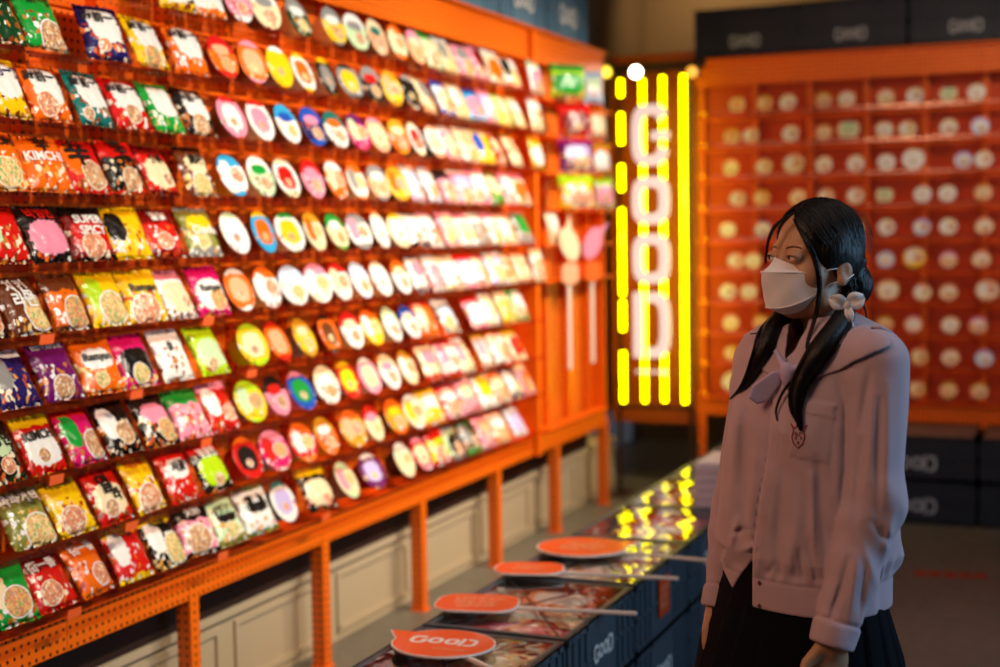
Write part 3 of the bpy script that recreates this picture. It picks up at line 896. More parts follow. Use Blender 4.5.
def film_mesh(L=.53, D=.376, n=16, amp=.0010, sd=1):
    rr = random.Random(sd); ph = [rr.uniform(0, 6.3) for _ in range(6)]
    vs = []; fs = []
    for j in range(n+1):
        for i in range(n+1):
            x = (i/n-.5)*L; y = j/n*D+.022
            e = min(1, 6*min(i, n-i, j, n-j)/n)
            z = amp*e*(math.sin(17*x+ph[0])*math.cos(21*y+ph[1])+.7*math.sin(43*x+31*y+ph[2])+.5*math.sin(-37*x+52*y+ph[3]))
            vs.append((x, y, z))
    for j in range(n):
        for i in range(n):
            a = j*(n+1)+i; fs.append((a, a+1, a+n+2, a+n+1))
    m0 = len(vs)
    me = bpy.data.meshes.new('film'); me.from_pydata(vs, [], fs); me.polygons.foreach_set('use_smooth', [True]*len(fs)); me.materials.append(FILM)
    return me
FILMS = [film_mesh(sd=i) for i in range(3)]
cr_y = [3.01+.59*i for i in range(7)]
place_names = ['nearest the camera, under the round sign', 'under the first rounded square sign', 'carrying the orange label', 'under the speech bubble sign',
               'third from the far end of the row', 'second from the far end of the row', 'at the far end of the row, by the neon']
tints = ['red', 'pink', 'peach', 'white', 'orange', 'cream', 'pink']
inside_cols = [('red', 'peach', 'white', 'wide'), ('pink', 'red', 'cream', 'band'), ('cream', 'orange', 'white', 'panel'), ('peach', 'brown', 'white', 'wide')]
words = ['near', 'middle', 'far']
short = ['nearest the camera', 'under the first rounded square sign', 'with the orange label', 'under the speech bubble sign', 'third from the row end', 'second from the row end', 'at the row end']
for i, y in enumerate(cr_y):
    crate((CXR, y, 0), PH, uniq(f'slate crate of the lower layer, {place_names[i]}'), 'slate crates in the long row', lz=.1)
    top = crate((CXR, y, .2205), PH, uniq(f'slate crate of the top layer, {place_names[i]}'), 'slate crates in the long row', logo=(i != 2), lz=.115)
    if i == 2:
        lb = MB(); lb.box((0, -.002, 0), (.115, .002, .12)); l = lb.build('paper_label', m_label_or, top, loc=(0, 0, .115))
        mesh_obj('lettering', scribble(.09, .08, 3, 5), simple('label_print', '#f0a070', rough=.5), l, (0, -.0035, .0), (pi/2, 0, 0))
    mesh_obj('film_cover', FILMS[i % 3], None, top, (0, 0, .2165))
    # folded strut across the opening
    st = MB()
    st.tube([(-.26, .03, .210), (.0, .2, .212), (.26, .39, .210)], .004, 6); st.tube([(-.26, .39, .210), (.26, .10, .212)], .003, 6)
    st.build('strut', m_crate, top)
    for j in range(3):
        col = inside_cols[(i+j) % 4]
        o = mesh_obj('noodle_pack', PACKS[(i+j) % 5], art_mat(*col, j))
        tag(o, uniq(f'{cw(col[0])} pack under film, {words[j]} end of the crate {short[i]}'), 'noodle pack', 'packs lying in the long crate row')
        o.rotation_euler = (-pi/2, 0, PH+R.uniform(-.03, .03)); o.scale = (1.1, 1, 1.9)
        o.location = (CXR-.06, y-.172+j*.172, .401)
# pale trays stacked on the far end of the crate row
b = MB()
for q in range(5):
    b.span((-.15, -.11, q*.034), (.15, .11, q*.034+.028)); b.span((-.145, -.105, q*.034+.028), (.145, .105, q*.034+.034))
tag(b.build('carton_stack', simple('pale_carton', '#b9aab0', rough=.5), loc=(onZ(716, 506, .44).x+.04, onZ(716, 506, .44).y+.1, .441), rot=(0, 0, PH)), 'stack of pale flat cartons standing on the long crate row', 'cartons')

# crates on top of the left rack
for i, y in enumerate((6.63, 6.04, 5.45, 4.86)):
    crate((LX-.01, y, 2.437), PH, uniq(['slate crate on top of the long rack at its far end', 'slate crate on the long rack, second from its far end', 'slate crate on the long rack, third from its far end', 'slate crate on the long rack, cut by the top of the picture'][i]),
          'slate crates on top of the racks', mat=simple('blue_grey_crate', '#5c7d90', rough=.45), lz=.10, sz=1.25, ls=1.5)
for i, x in enumerate((-1.785, -1.21, -.62, .0)):
    crate((x, RY+.0, 2.437), 0, uniq(['dark crate on the end-wall rack nearest the neon sign', 'dark crate on the end-wall rack, second from the neon sign', 'dark crate on the end-wall rack, third from the neon sign', 'dark crate on the end-wall rack, fourth from the neon sign'][i]),
          'slate crates on top of the racks', mat=m_crate_dark, lz=.07, sz=1.25, ls=1.05, lm=m_grey_print)
# crates on the floor in front of the right rack
for i, x in enumerate((-1.385, -.80, -.21)):
    for q in range(2):
        if i == 0: continue
        c = crate((x, 7.15, q*.2205), 0, uniq(f'dark floor crate {["below", "on top"][q]} in the stack {["", "just behind the girl", "at the picture edge"][i]}'), 'dark crates stacked on the floor', mat=m_crate_dark, lz=[.09, .085][q], lx=-.02, ls=1.55, lm=m_grey_print)
        if q == 1:
            lb = MB(); lb.span((-.27, .0, .2185), (.27, .40, .224)); lb.build('lid', simple('grey_crate_lid', '#5a5652', rough=.35), c)

# ------------------------------------------------------------------ paddle signs
def paddle(outline, loc, rz, label, group, handle_len=.3, hx=.0, hang=0., text=None, name='paddle_sign', rot3=None, tsize=.06, sub=None):
    r = empty(name, loc, rot3 or (0, 0, rz)); tag(r, label, 'sign', group)
    b = MB(); b.prism(outline, 0, .005); b.build('board', m_sign_edge, r)
    inner = [(x*.972, y*.972) for x, y in outline]
    b = MB(); b.prism(inner, .005, .0056); f = b.build('printed_face', m_sign_face, r)
    if text == 'GooD':
        me = good_logo(tsize, .0006); me.materials.append(m_white)
        mesh_obj('lettering', me, None, f, (0, .012, .0058))
    elif text:
        me = scribble(*text)
        mesh_obj('lettering', me, ink('peach'), f, (0, .0, .0062))
    if text == 'GooD':
        mesh_obj('lettering', scribble(.10, .014, 1, 9), ink('peach'), f, (0.03, -.052, .0062))
    c, s = math.cos(hang), math.sin(hang)
    b = MB(); b.box((0, 0, 0), (handle_len, .014, .010)); b.build('handle', m_stick, r, bevel=.003, loc=(hx*c+handle_len/2*c, hx*s+handle_len/2*s, -.0055), rot=(0, 0, hang))
    return r
def rounded(w, h, rad, n=6):
    out = []
    for cx, cy, a0 in ((w/2-rad, h/2-rad, 0), (-w/2+rad, h/2-rad, pi/2), (-w/2+rad, -h/2+rad, pi), (w/2-rad, -h/2+rad, 1.5*pi)):
        for i in range(n+1):
            a = a0+i/n*pi/2; out.append((cx+rad*math.cos(a), cy+rad*math.sin(a)))
    return out
def bubble(rx, ry, tip, spread=.35, n=40):
    out = []
    ta = math.atan2(tip[1], tip[0])
    for i in range(n):
        a = ta+spread+(2*pi-2*spread)*i/(n-1)
        out.append((rx*math.cos(a), ry*math.sin(a)))
    out.append(tip)
    return out
from mathutils import Euler
ZS = .455
# positions are where each board lies on the crates
paddle(bubble(.135, .115, (-.175, .075), .33), (-1.50, 3.115, ZS), math.radians(5), 'round orange speech bubble sign reading GooD on the nearest crate', 'orange paddle signs lying on the crates', .30, .06, math.radians(-38), 'GooD', tsize=.058)
paddle(rounded(.235, .175, .06), (-1.575, 3.495, ZS), math.radians(14), 'rounded square orange sign with three lines of pale writing', 'orange paddle signs lying on the crates', .36, .09, math.radians(-4), (.13, .11, 3, 2))
paddle(rounded(.215, .15, .06), (-1.585, 3.915, ZS), math.radians(16), 'rounded orange sign lying second from the far end of the signs', 'orange paddle signs lying on the crates', .38, .08, math.radians(-8), (.11, .06, 2, 3))
paddle(bubble(.15, .135, (.185, .09), .33), (-1.53, 4.245, ZS), math.radians(14), 'large orange speech bubble sign farthest along the crates', 'orange paddle signs lying on the crates', .34, .10, math.radians(-16), (.15, .11, 3, 4))
# two paddles standing in the end bay, handles hanging down
for q, (u, tl) in enumerate(((569, 'cream speech bubble paddle'), (592, 'pink speech bubble paddle'))):
    p = onX(u, 300, -2.30)
    r = empty('paddle_sign', (p.x, p.y, .83), (0, 0, PH+math.radians(-40))); tag(r, uniq(tl+' standing on its handle in the end bay'), 'sign', 'paddles standing in the end bay')
    b = MB(); b.box((0, 0, .25), (.020, .012, .5)); b.build('handle', simple('cream_stick', '#f3e2c8', rough=.5), r, bevel=.003)
    M4 = Matrix.Translation((0, -.008, .60)) @ Matrix.Rotation(pi/2, 4, 'X') @ Matrix.Rotation([.35, -.4][q], 4, 'Z')
    b = MB(); b.prism([(x*.8, y*1.1) for x, y in bubble(.062, .075, (.06, .12), .3)], 0, .006, M4); b.build('board', ink(['cream', 'pink'][q]), r)
    b = MB(); b.prism(rounded(.09, .10, .03), 0, .006, Matrix.Translation((0, -.010, .46)) @ Matrix.Rotation(pi/2, 4, 'X')); b.build('board', ink(['peach', 'orange'][q]), r)

# ------------------------------------------------------------------ neon sign: four yellow tubes with white upright letters in front
m_neon = simple('yellow_neon', '#fff000', rough=.3, emis=(1, .86, .0, 1), es=9.0)
m_cap = simple('neon_end_cap', '#3a2a10', rough=.5)
m_letter = simple('lit_letter_face', '#f4ead8', rough=.4, emis=(1, .88, .78, 1), es=.55)
NY = 7.40
NX = [onY(u, 240, NY).x for u in (622, 643.5, 663.5, 684)]
def nz(v): return onY(650, v, NY).z
r = empty('neon_sign', (0, NY, 0)); tag(r, 'tall neon sign of yellow tubes with upright GOOD letters in the corner', 'neon sign')
segs = {0: [(78, 95), (112, 143), (164, 190), (208, 295), (301, 331), (352, 403)], 1: [(79, 402)], 2: [(77, 401)], 3: [(77, 402)]}
for i, ss in segs.items():
    for a, c in ss:
        z0, z1 = nz(c), nz(a)
        b = MB(); b.tube([(NX[i], 0, z0), (NX[i], 0, z1)], .0135, 10)
        t = b.build('neon_tube', m_neon, r)
        b = MB(); b.tube([(NX[i], 0, z0-.012), (NX[i], 0, z0)], .015, 10); b.tube([(NX[i], 0, z1), (NX[i], 0, z1+.012)], .015, 10); b.build('end_cap', m_cap, t)
def ring_letter(kind, z0, z1, w=.21, th=.056):
    b = MB(); cx = (NX[1]+NX[2])/2+.0; cz = (z0+z1)/2; hh = (z1-z0)/2; ww = w/2
    def rr(a0, a1, n=24, pw=.62):
        vs = []; fs = []
        for i in range(n+1):
            a = a0+(a1-a0)*i/n
            c, s = math.cos(a), math.sin(a)
            cc = math.copysign(abs(c)**pw, c); ss = math.copysign(abs(s)**pw, s)
            for y in (-.02, .0):
                vs.append((cx+cc*ww, y, cz+ss*hh)); vs.append((cx+cc*(ww-th), y, cz+ss*(hh-th)))
        for i in range(n):
            a = i*4; d = a+4
            fs += [(a, d, d+1, a+1), (a+2, a+3, d+3, d+2), (a, a+2, d+2, d), (a+1, d+1, d+3, a+3)]
        fs += [(0, 1, 3, 2), (n*4, n*4+2, n*4+3, n*4+1)]
        b.add(vs, fs)
    if kind == 'O': rr(0, 2*pi, 32)
    if kind == 'G':
        rr(.55, 2*pi-.35, 30); b.span((cx+.005, -.02, cz-th*.5), (cx+ww, 0, cz+th*.35))
    if kind == 'D':
        rr(-pi/2, pi/2, 20); b.span((cx-ww, -.02, cz-hh), (cx-ww+th*1.0, 0, cz+hh)); b.span((cx-ww*.2, -.02, cz+hh-th), (cx, 0, cz+hh)); b.span((cx-ww*.2, -.02, cz-hh), (cx, 0, cz-hh+th))
    o = b.build('letter', m_letter, r, loc=(0, -.035, 0)); return o
for kd, a, c in (('G', 105, 166), ('O', 177, 224), ('O', 234, 283), ('D', 292, 357)):
    ring_letter(kd, nz(c), nz(a))
mesh_obj('lettering', scribble(.2, .03, 1, 6, .2), m_letter, r, ((NX[1]+NX[2])/2, -.04, nz(371)), (pi/2, 0, 0))
b = MB()
for z in (nz(70), nz(408)):
    b.span((NX[0]-.04, .02, z-.01), (NX[3]+.04, .03, z+.01))
for x in NX: b.span((x-.004, .016, nz(408)), (x+.004, .02, nz(70)))
b.span((NX[0]-.04, .02, 0), (NX[0]-.02, .04, nz(70))); b.span((NX[3]+.02, .02, 0), (NX[3]+.04, .04, nz(70)))
b.span((NX[0]-.08, -.08, 0), (NX[0]+.02, .14, .008)); b.span((NX[3]-.02, -.08, 0), (NX[3]+.08, .14, .008))
b.build('frame', simple('dark_bronze', '#3c2410', rough=.4), r)
# small lamps along the top of the corner
for u, v, col, es, lb in ((606, 72, (1, .72, .02, 1), 2.6, 'yellow glowing'), (636, 72, (1, .93, .75, 1), 22, 'bright white'), (692, 72, (1, .42, .01, 1), 1.5, 'amber glowing')):
    p = onY(u, v, NY-.1)
    rr_ = empty('spot_lamp', p); tag(rr_, uniq(f'{lb} small round spot lamp above the neon tubes'), 'lamp', 'spot lamps above the neon sign')
    b = MB(); b.tube([(0, .0, 0), (0, .05, .01)], .036, 16); b.tube([(0, .05, .01), (0, .09, .05), (0, .12, .05)], .012, 8); b.build('housing', m_cap, rr_)
    b = MB(); b.tube([(0, -.006, 0), (0, 0.001, 0)], .030, 16); b.build('bulb', simple('lamp_'+lb, (.9, .8, .6, 1), emis=col, es=es), rr_)
b = MB(); b.span((-2.56, NY+.06, 2.37), (-1.95, NY+.09, 2.41)); b.span((-2.56, NY+.06, 2.37), (-2.54, 7.8, 2.41)); b.span((-2.1, NY+.06, 2.37), (-2.08, 7.7, 2.41))
tag(b.build('lamp_rail', m_cap), 'dark rail carrying the small lamps above the neon', 'rail')

# ------------------------------------------------------------------ cups on the right rack, seen lid on
CUPS = [
 (105, '736cd 764ck 787w 823ck 846c 885c 914w 948m 976w'), (140, '731cd 750c 790w 823ck 848lm 884c 907c 948w 980b'), (170, '730c 763c 793Lc 823w 855w 886w 913Lw 963b 983w'),
 (198, '737c 761ck 797c 825c 855c 884m 922w 947w 983ck'), (230, '727c 762b 793c 823w 855c 886w 921b 948w 984c'), (260, '735c 752c 790c 820c 852c 885b 914Ly 948p 981c'),
 (293, '727w 748c 788w 818c 850c 887Lc 922c 948c 987Lc'), (323, '730c 760ck 792c 820w 852c 884ck 913p 950c 978p'), (354, '731ck 758c 790c 820c 850c 886c 919o 950c 984b'), (382, '731Lw 760c 790c 818c 850c 887c 916o 948ck 979ck')]
NMS = dict(c='cream', w='white', d='tan', k='dull', m='mottled', b='pale blue', p='pinkish', y='yellow', o='golden', L='large', l='large')
LC = dict(c=('cream', 'peach', 'white'), w=('white', 'cream', 'white'), b=('paleblue', 'lilac', 'white'), p=('peach', 'pink', 'white'), y=('yellow', 'cream', 'white'), o=('gold', 'peach', 'cream'), m=('cream', 'brown', 'palegreen'), k=('peach', 'gold', 'cream'), d=('cream', 'gold', 'peach'))
for ri, (v, row) in enumerate(CUPS):
    k = 9-ri
    for ci, e in enumerate(row.split()):
        u = int(e[:3]); codes = e[3:]
        p = onY(u, v, RY-.06)
        big = 'L' in codes or 'l' in codes
        key = [c for c in codes if c not in 'Ll'][-1]
        seed += 1
        rad = .058 if big else .046
        a, b_, c_ = LC[key]
        put_bowl(Vector((p.x, RY-.05, lip(k)+.013)), a, b_, c_, R.choice(['white', 'cream', 'red']), R.choice(['lid', 'lidplain', 'lidside']),
                 uniq(f'{"large " if big else ""}{NMS[key]} cup lid, {ORD[ci]} from the neon sign, end wall {SHELF[k]}'),
                 'noodle cups on the end-wall rack', math.radians(14+R.uniform(-4, 4)), math.radians(R.uniform(-6, 6)), 0, seed, r=rad, cat='noodle cup', name='noodle_cup')
# worn orange floor marking
b = MB()
for i in range(5):
    b.box((i*.062-.124, 0, .0015), (.05, .085, .003), Matrix.Rotation(math.radians(4), 4, 'Z'))
p = onZ(950, 575, 0)
tag(b.build('floor_sticker', simple('worn_orange', '#a8300a', rough=.5, var=.5, vscale=30), loc=(p.x, p.y, 0), rot=(0, 0, math.radians(5))), 'worn orange sticker strip on the dark floor behind the girl', 'floor sticker')
# ====================================================================== the girl
def surface_nets(f, lo, hi, h):
    lo = np.array(lo, float); hi = np.array(hi, float)
    n = np.ceil((hi-lo)/h).astype(int)+1
    ax = [lo[i]+h*np.arange(n[i]) for i in range(3)]
    V = np.empty(n, np.float32)
    YY, ZZ = np.meshgrid(ax[1], ax[2], indexing='ij')
    step = max(1, int(400000/(n[1]*n[2])))
    for i in range(0, n[0], step):
        xs = ax[0][i:i+step]
        P = np.empty((len(xs), n[1], n[2], 3), np.float64)
        P[..., 0] = xs[:, None, None]; P[..., 1] = YY; P[..., 2] = ZZ
        V[i:i+step] = f(P.reshape(-1, 3)).reshape(len(xs), n[1], n[2])
    S = V < 0
    c = np.zeros(n-1, np.int8)
    for a in (0, 1):
        for b in (0, 1):
            for d in (0, 1):
                c += S[a:n[0]-1+a, b:n[1]-1+b, d:n[2]-1+d]
    act = (c > 0) & (c < 8)
    idx = -np.ones(act.shape, np.int64); ids = np.argwhere(act); idx[act] = np.arange(len(ids))
    acc = np.zeros((len(ids), 3)); cnt = np.zeros(len(ids))
    corners = [(a, b, d) for a in (0, 1) for b in (0, 1) for d in (0, 1)]
    for p in corners:
        for k in range(3):
            if p[k]: continue
            q = list(p); q[k] = 1
            v0 = V[ids[:, 0]+p[0], ids[:, 1]+p[1], ids[:, 2]+p[2]]; v1 = V[ids[:, 0]+q[0], ids[:, 1]+q[1], ids[:, 2]+q[2]]
            m = (v0 < 0) != (v1 < 0)
            t = np.where(m, v0/(v0-v1+1e-12), 0)
            pos = np.array(p, float)[None, :].repeat(len(ids), 0); pos[:, k] = t
            acc += pos*m[:, None]; cnt += m
    verts = lo+h*(ids+acc/cnt[:, None])
    faces = []
    for k in range(3):
        o1, o2 = [(1, 2), (2, 0), (0, 1)][k]
        sl0 = [slice(1, -1)]*3; sl0[k] = slice(0, -1)
        A = S[tuple(slice(0, n[i]-1) if i == k else slice(1, n[i]-1) for i in range(3))]
        B = S[tuple(slice(1, n[i]) if i == k else slice(1, n[i]-1) for i in range(3))]
        e = np.argwhere(A != B); 
        if not len(e): continue
        ins = A[e[:, 0], e[:, 1], e[:, 2]]
        base = e.copy()
        for i in range(3):
            if i != k: base[:, i] += 1
        def cell(d1, d2):
            q = base.copy(); q[:, o1] -= d1; q[:, o2] -= d2
            return idx[q[:, 0], q[:, 1], q[:, 2]]
        quad = np.stack([cell(1, 1), cell(0, 1), cell(0, 0), cell(1, 0)], 1)
        quad[~ins] = quad[~ins][:, ::-1]
        faces.append(quad)
    return verts, np.concatenate(faces)

def np_mesh(name, v, f, mats=()):
    me = bpy.data.meshes.new(name)
    me.vertices.add(len(v)); me.vertices.foreach_set('co', np.asarray(v, np.float32).ravel())
    f = np.asarray(f, np.int32)
    me.loops.add(f.size); me.loops.foreach_set('vertex_index', f.ravel())
    me.polygons.add(len(f)); me.polygons.foreach_set('loop_start', np.arange(0, f.size, f.shape[1], dtype=np.int32))
    me.update(calc_edges=True)
    me.polygons.foreach_set('use_smooth', np.ones(len(f), bool))
    for m in mats: me.materials.append(m)
    return me

def smin(a, b, k):
    h = np.clip(.5+.5*(b-a)/k, 0, 1)
    return b*(1-h)+a*h-k*h*(1-h)
def smax(a, b, k): return -smin(-a, -b, k)
def s_sph(P, c, r): return np.linalg.norm(P-np.array(c), axis=1)-r
def s_ell(P, c, r, Mx=None):
    q = P-np.array(c)
    if Mx is not None: q = q @ Mx
    r = np.array(r)
    k0 = np.linalg.norm(q/r, axis=1); k1 = np.linalg.norm(q/(r*r), axis=1)+1e-9
    return k0*(k0-1)/k1
def s_cone(P, a, b, ra, rb):
    a = np.array(a, float); b = np.array(b, float); ab = b-a
    t = np.clip((P-a) @ ab/(ab @ ab), 0, 1)
    return np.linalg.norm(P-(a+t[:, None]*ab), axis=1)-(ra+(rb-ra)*t)
def poly2(x, z, pts):
    """signed distance to a polygon in the x-z plane"""
    pts = np.array(pts, float)
    d = np.full(x.shape, 1e9); s = np.ones(x.shape)
    n = len(pts)
    for i in range(n):
        a = pts[i]; b = pts[i-1]
        e = b-a; wx = x-a[0]; wz = z-a[1]
        t = np.clip((wx*e[0]+wz*e[1])/(e @ e), 0, 1)
        d = np.minimum(d, (wx-e[0]*t)**2+(wz-e[1]*t)**2)
        c1 = z >= a[1]; c2 = z < b[1]; c3 = e[0]*wz > e[1]*wx
        flip = (c1 & c2 & c3) | (~c1 & ~c2 & ~c3)
        s = np.where(flip, -s, s)
    return s*np.sqrt(d)
def sstep(x): 
    x = np.clip(x, 0, 1); return x*x*(3-2*x)

# local frame: x to the picture's right across the line of sight, y away from the camera, z up
_r = ray(815, 226); GT = 2.65
GROOT = Vector((_r[0]*GT, _r[1]*GT, 0))
_n = np.array([_r[0], _r[1]]); _n /= np.linalg.norm(_n)
GTH = math.atan2(-_n[0], _n[1])
LXA = np.array([_n[1], -_n[0], 0]); LYA = np.array([_n[0], _n[1], 0])
def to_local(w):
    w = np.asarray(w)-np.array(GROOT)
    return np.array([w @ LXA, w @ LYA, w[2]])
CAML = to_local((0, 0, H))
def rayl(u, v):
    r = ray(u, v); d = np.array([r @ LXA, r @ LYA, r[2]]); return d/np.linalg.norm(d)
def G(u, v, dy=0.):
    d = rayl(u, v); t = (dy-CAML[1])/d[1]
    return CAML+d*t
def G2(u, v, dy=-.1):
    p = G(u, v, dy); return (p[0], p[2])

phi = math.radians(38); psi = math.radians(52)
BF = np.array([-math.sin(phi), -math.cos(phi)]); BL = np.array([math.cos(phi), -math.sin(phi)])
HF = np.array([-math.sin(psi), -math.cos(psi), 0]); HL = np.array([math.cos(psi), -math.sin(psi), 0]); HU = np.array([0, 0, 1.])
EYEZ = G(791, 257, -.05)[2]
HO = np.array([G(816, 257, 0)[0], .0, EYEZ])
HM = np.stack([HL, HF, HU])                               # rows: head axes
def to_head(P): return (P-HO) @ HM.T
def from_head(q): return HO+np.asarray(q) @ HM

NS = G(876, 362, -.10); NE = G(872, 500, -.125); NW = G(834, 640, -.185)
FS = G(762, 366, .11); FE = G(739, 500, .12); FW = G(718, 603, .05)

# ---------------------------------------------------------------- skin
def head_sdf(P):
    q = to_head(P)
    x = np.abs(q[:, 0]); Q = np.stack([x, q[:, 1], q[:, 2]], 1)
    d = s_ell(Q, (0, -.010, .024), (.070, .084, .080))
    d = smin(d, s_ell(Q, (0, .020, -.040), (.056, .060, .070)), .03)
    d = smin(d, s_ell(Q, (0, .055, -.098), (.022, .022, .017)), .03)
    d = smin(d, s_ell(Q, (.036, .046, -.034), (.026, .026, .028)), .02)
    d = smin(d, s_cone(Q, (0, -.004, -.1), (.040, .020, -.085), .022, .02), .03)
    d = smin(d, s_cone(Q, (0.012, .071, .018), (.040, .060, .016), .007, .008), .016)      # brow
    d = smax(d, -s_ell(Q, (.031, .092, .000), (.016, .017, .0105)), .012)                 # sockets
    d = smin(d, s_cone(Q, (0, .076, .004), (0, .096, -.033), .0065, .0095), .012)          # nose
    d = smin(d, s_ell(Q, (.010, .088, -.036), (.008, .009, .0065)), .007)
    d = smin(d, s_ell(Q, (0, .076, -.066), (.022, .012, .012)), .012)                      # lips under the mask
    # lids
    lid = s_ell(Q, (.031, .0725, .000), (.0165, .0165, .0125))
    d = smin(d, lid, .006)
    slit = s_ell(Q, (.0315, .094, -.0010), (.0125, .02, .0047))
    d = smax(d, -slit, .0015)
    # ears
    e = s_ell(Q, (.0700, -.012, -.022), (.0075, .018, .028))
    e = smax(e, -s_ell(Q, (.0785, -.007, -.028), (.0035, .007, .012)), .004)
    e = smin(e, s_ell(Q, (.071, -.004, -.046), (.007, .009, .010)), .008)
    d = smin(d, e, .006)
    # neck and upper chest
    q2 = q
    nk = s_cone(q2, (0, -.020, -.05), (.004, -.030, -.155), .046, .048)
    d = smin(d, nk, .02)
    d = smin(d, s_ell(q2, (0, -.035, -.205), (.12, .06, .055)), .03)
    return d

def hand_sdf(P, W, dirv, side, thumb_dir, s=.92):
    """W wrist point, dirv hand direction, side = across the knuckles (index to little), thumb on the index side"""
    dirv = np.array(dirv, float); dirv /= np.linalg.norm(dirv)
    side = np.array(side, float); side -= dirv*(side @ dirv); side /= np.linalg.norm(side)
    nrm = np.cross(dirv, side)
    Mx = np.stack([side, nrm, dirv], 1)
    q = (P-W) @ Mx / s
    d = s_cone(q, (0, 0, -.05), (0, 0, .01), .026, .024)
    palm = s_ell(q, (0, 0, .048), (.040, .0155, .050))
    d = smin(d, palm, .02)
    tipx = [-.030, -.010, .010, .029]; L = [.070, .078, .073, .058]
    for i in range(4):
        b = np.array((tipx[i], 0, .084-abs(i-1.2)*.003))
        k1 = b+np.array((tipx[i]*.10, .006, L[i]*.45)); k2 = k1+np.array((0, .014, L[i]*.30)); k3 = k2+np.array((0, .013, L[i]*.2))
        f = np.minimum(np.minimum(s_cone(q, b, k1, .0092, .0084), s_cone(q, k1, k2, .0084, .0078)), s_cone(q, k2, k3, .0078, .0066))
        d = smin(d, f, .004)
    t0 = np.array((-.026, .004, .022)); t1 = np.array((-.050, .012, .050)); t2 = np.array((-.056, .018, .078)); t3 = np.array((-.055, .022, .097))
    t = np.minimum(np.minimum(s_cone(q, t0, t1, .014, .0105), s_cone(q, t1, t2, .0105, .0092)), s_cone(q, t2, t3, .0092, .0075))
    d = smin(d, t, .008)
    return d*s
ND = np.array([-.22, -.05, -1.0]); FD = np.array([-.10, -.1, -1.0])
def body_sdf(P):
    z = P[:, 2]
    hip = np.array([G(805, 600, 0)[0], .0])
    c3 = lambda bx, by, zz: (hip[0]+BL[0]*bx+BF[0]*by, hip[1]+BL[1]*bx+BF[1]*by, zz)
    d = s_ell(P, c3(0, -.01, .79), (.120, .088, .11))
    d = smin(d, s_cone(P, c3(0, 0, .82), (HO[0]+.02, .03, 1.20), .080, .095), .03)
    d = smin(d, s_cone(P, NS+np.array((-.03, 0, .0)), FS+np.array((.03, 0, 0)), .045, .045), .05)
    for s in (-1, 1):
        d = smin(d, s_cone(P, c3(.075*s, 0, .76), c3(.075*s, .01, .44), .075, .052), .03)
        d = smin(d, s_cone(P, c3(.075*s, .01, .44), c3(.075*s, -.01, .09), .050, .032), .02)
        d = smin(d, s_ell(P, c3(.075*s, -.03, .33), (.046, .046, .09)), .03)
        d = smin(d, s_cone(P, c3(.075*s, -.02, .035), c3(.085*s, .13, .025), .032, .024), .03)
    for S_, E_, W_ in ((NS, NE, NW), (FS, FE, FW)):
        d = smin(d, s_cone(P, S_, E_, .040, .033), .02)
        d = smin(d, s_cone(P, E_, W_, .033, .024), .012)
    return d
ZSEAM = HO[2]-.150

m_skin = simple('skin', '#b98a68', rough=.5, var=.04, vscale=20)
m_skin.node_tree.nodes['Principled BSDF'].inputs['Subsurface Weight'].default_value = .12
m_skin.node_tree.nodes['Principled BSDF'].inputs['Subsurface Radius'].default_value = (.02, .008, .004)
m_blouse = simple('lilac_cotton', '#b89fa8', rough=.85, bump=.04, bscale=400, sheen=.2)
m_skirt = simple('navy_skirt', '#05060f', rough=.9, spec=.15, bump=.1, bscale=300)
m_hair, _nt, _p = new_mat('black_hair')
_p.inputs['Base Color'].default_value = hexc('#080606'); _p.inputs['Roughness'].default_value = .40; _p.inputs['Specular IOR Level'].default_value = .32
_tc = N(_nt, 'ShaderNodeTexCoord'); _mp = N(_nt, 'ShaderNodeMapping'); _mp.inputs['Scale'].default_value = (1, 1, .07)
_nz = N(_nt, 'ShaderNodeTexNoise', i_Scale=330.0, i_Detail=2.0); _nt.links.new(_tc.outputs['Object'], _mp.inputs[0]); _nt.links.new(_mp.outputs[0], _nz.inputs['Vector'])
_bp = N(_nt, 'ShaderNodeBump', i_Strength=.5, i_Distance=.004); _nt.links.new(_nz.outputs[0], _bp.inputs['Height']); _nt.links.new(_bp.outputs[0], _p.inputs['Normal'])
m_mask = simple('white_mask', '#f2ecec', rough=.8, bump=.05, bscale=500)
m_eye = simple('eye_white', '#d8cfc8', rough=.2); m_iris = simple('dark_iris', '#140a06', rough=.12)
m_ribbon = acrylic('sheer_ribbon', '#f3f3f6', .72, rough=.5)
m_red = simple('red_embroidery', '#9a0c1a', rough=.7)
m_btn = simple('brown_button', '#5a3030', rough=.4)

# head at fine resolution, the rest coarser; both joined in one mesh under the collar
hv, hf_ = surface_nets(lambda P: smax(head_sdf(P), (HO[2]-.19)-P[:, 2], .002), HO+np.array((-.17, -.17, -.20)), HO+np.array((.17, .17, .13)), .0024)
bv, bf_ = surface_nets(body_sdf, (-.42, -.32, -.01), (.32, .32, 1.33), .007)
hands = []
for W_, D_, sd in ((NW, ND, np.array((.92, .35, 0))), (FW, FD, np.array((.5, .8, 0)))):
    c = W_+D_/np.linalg.norm(D_)*.07
    hands.append(surface_nets(lambda P: hand_sdf(P, W_, D_, sd, None), c-.14, c+.14, .0026))
parts = [(hv, hf_), (bv, bf_)]+hands
off = 0; VV = []; FF = []
for v_, f_ in parts:
    VV.append(v_); FF.append(f_+off); off += len(v_)
person = mesh_obj('person', np_mesh('person', np.concatenate(VV), np.concatenate(FF), [m_skin]), m_skin, None, GROOT, (0, 0, GTH))
tag(person, uniq('girl in lilac school blouse and white face mask with long black pigtails'), 'person')
shoe = []
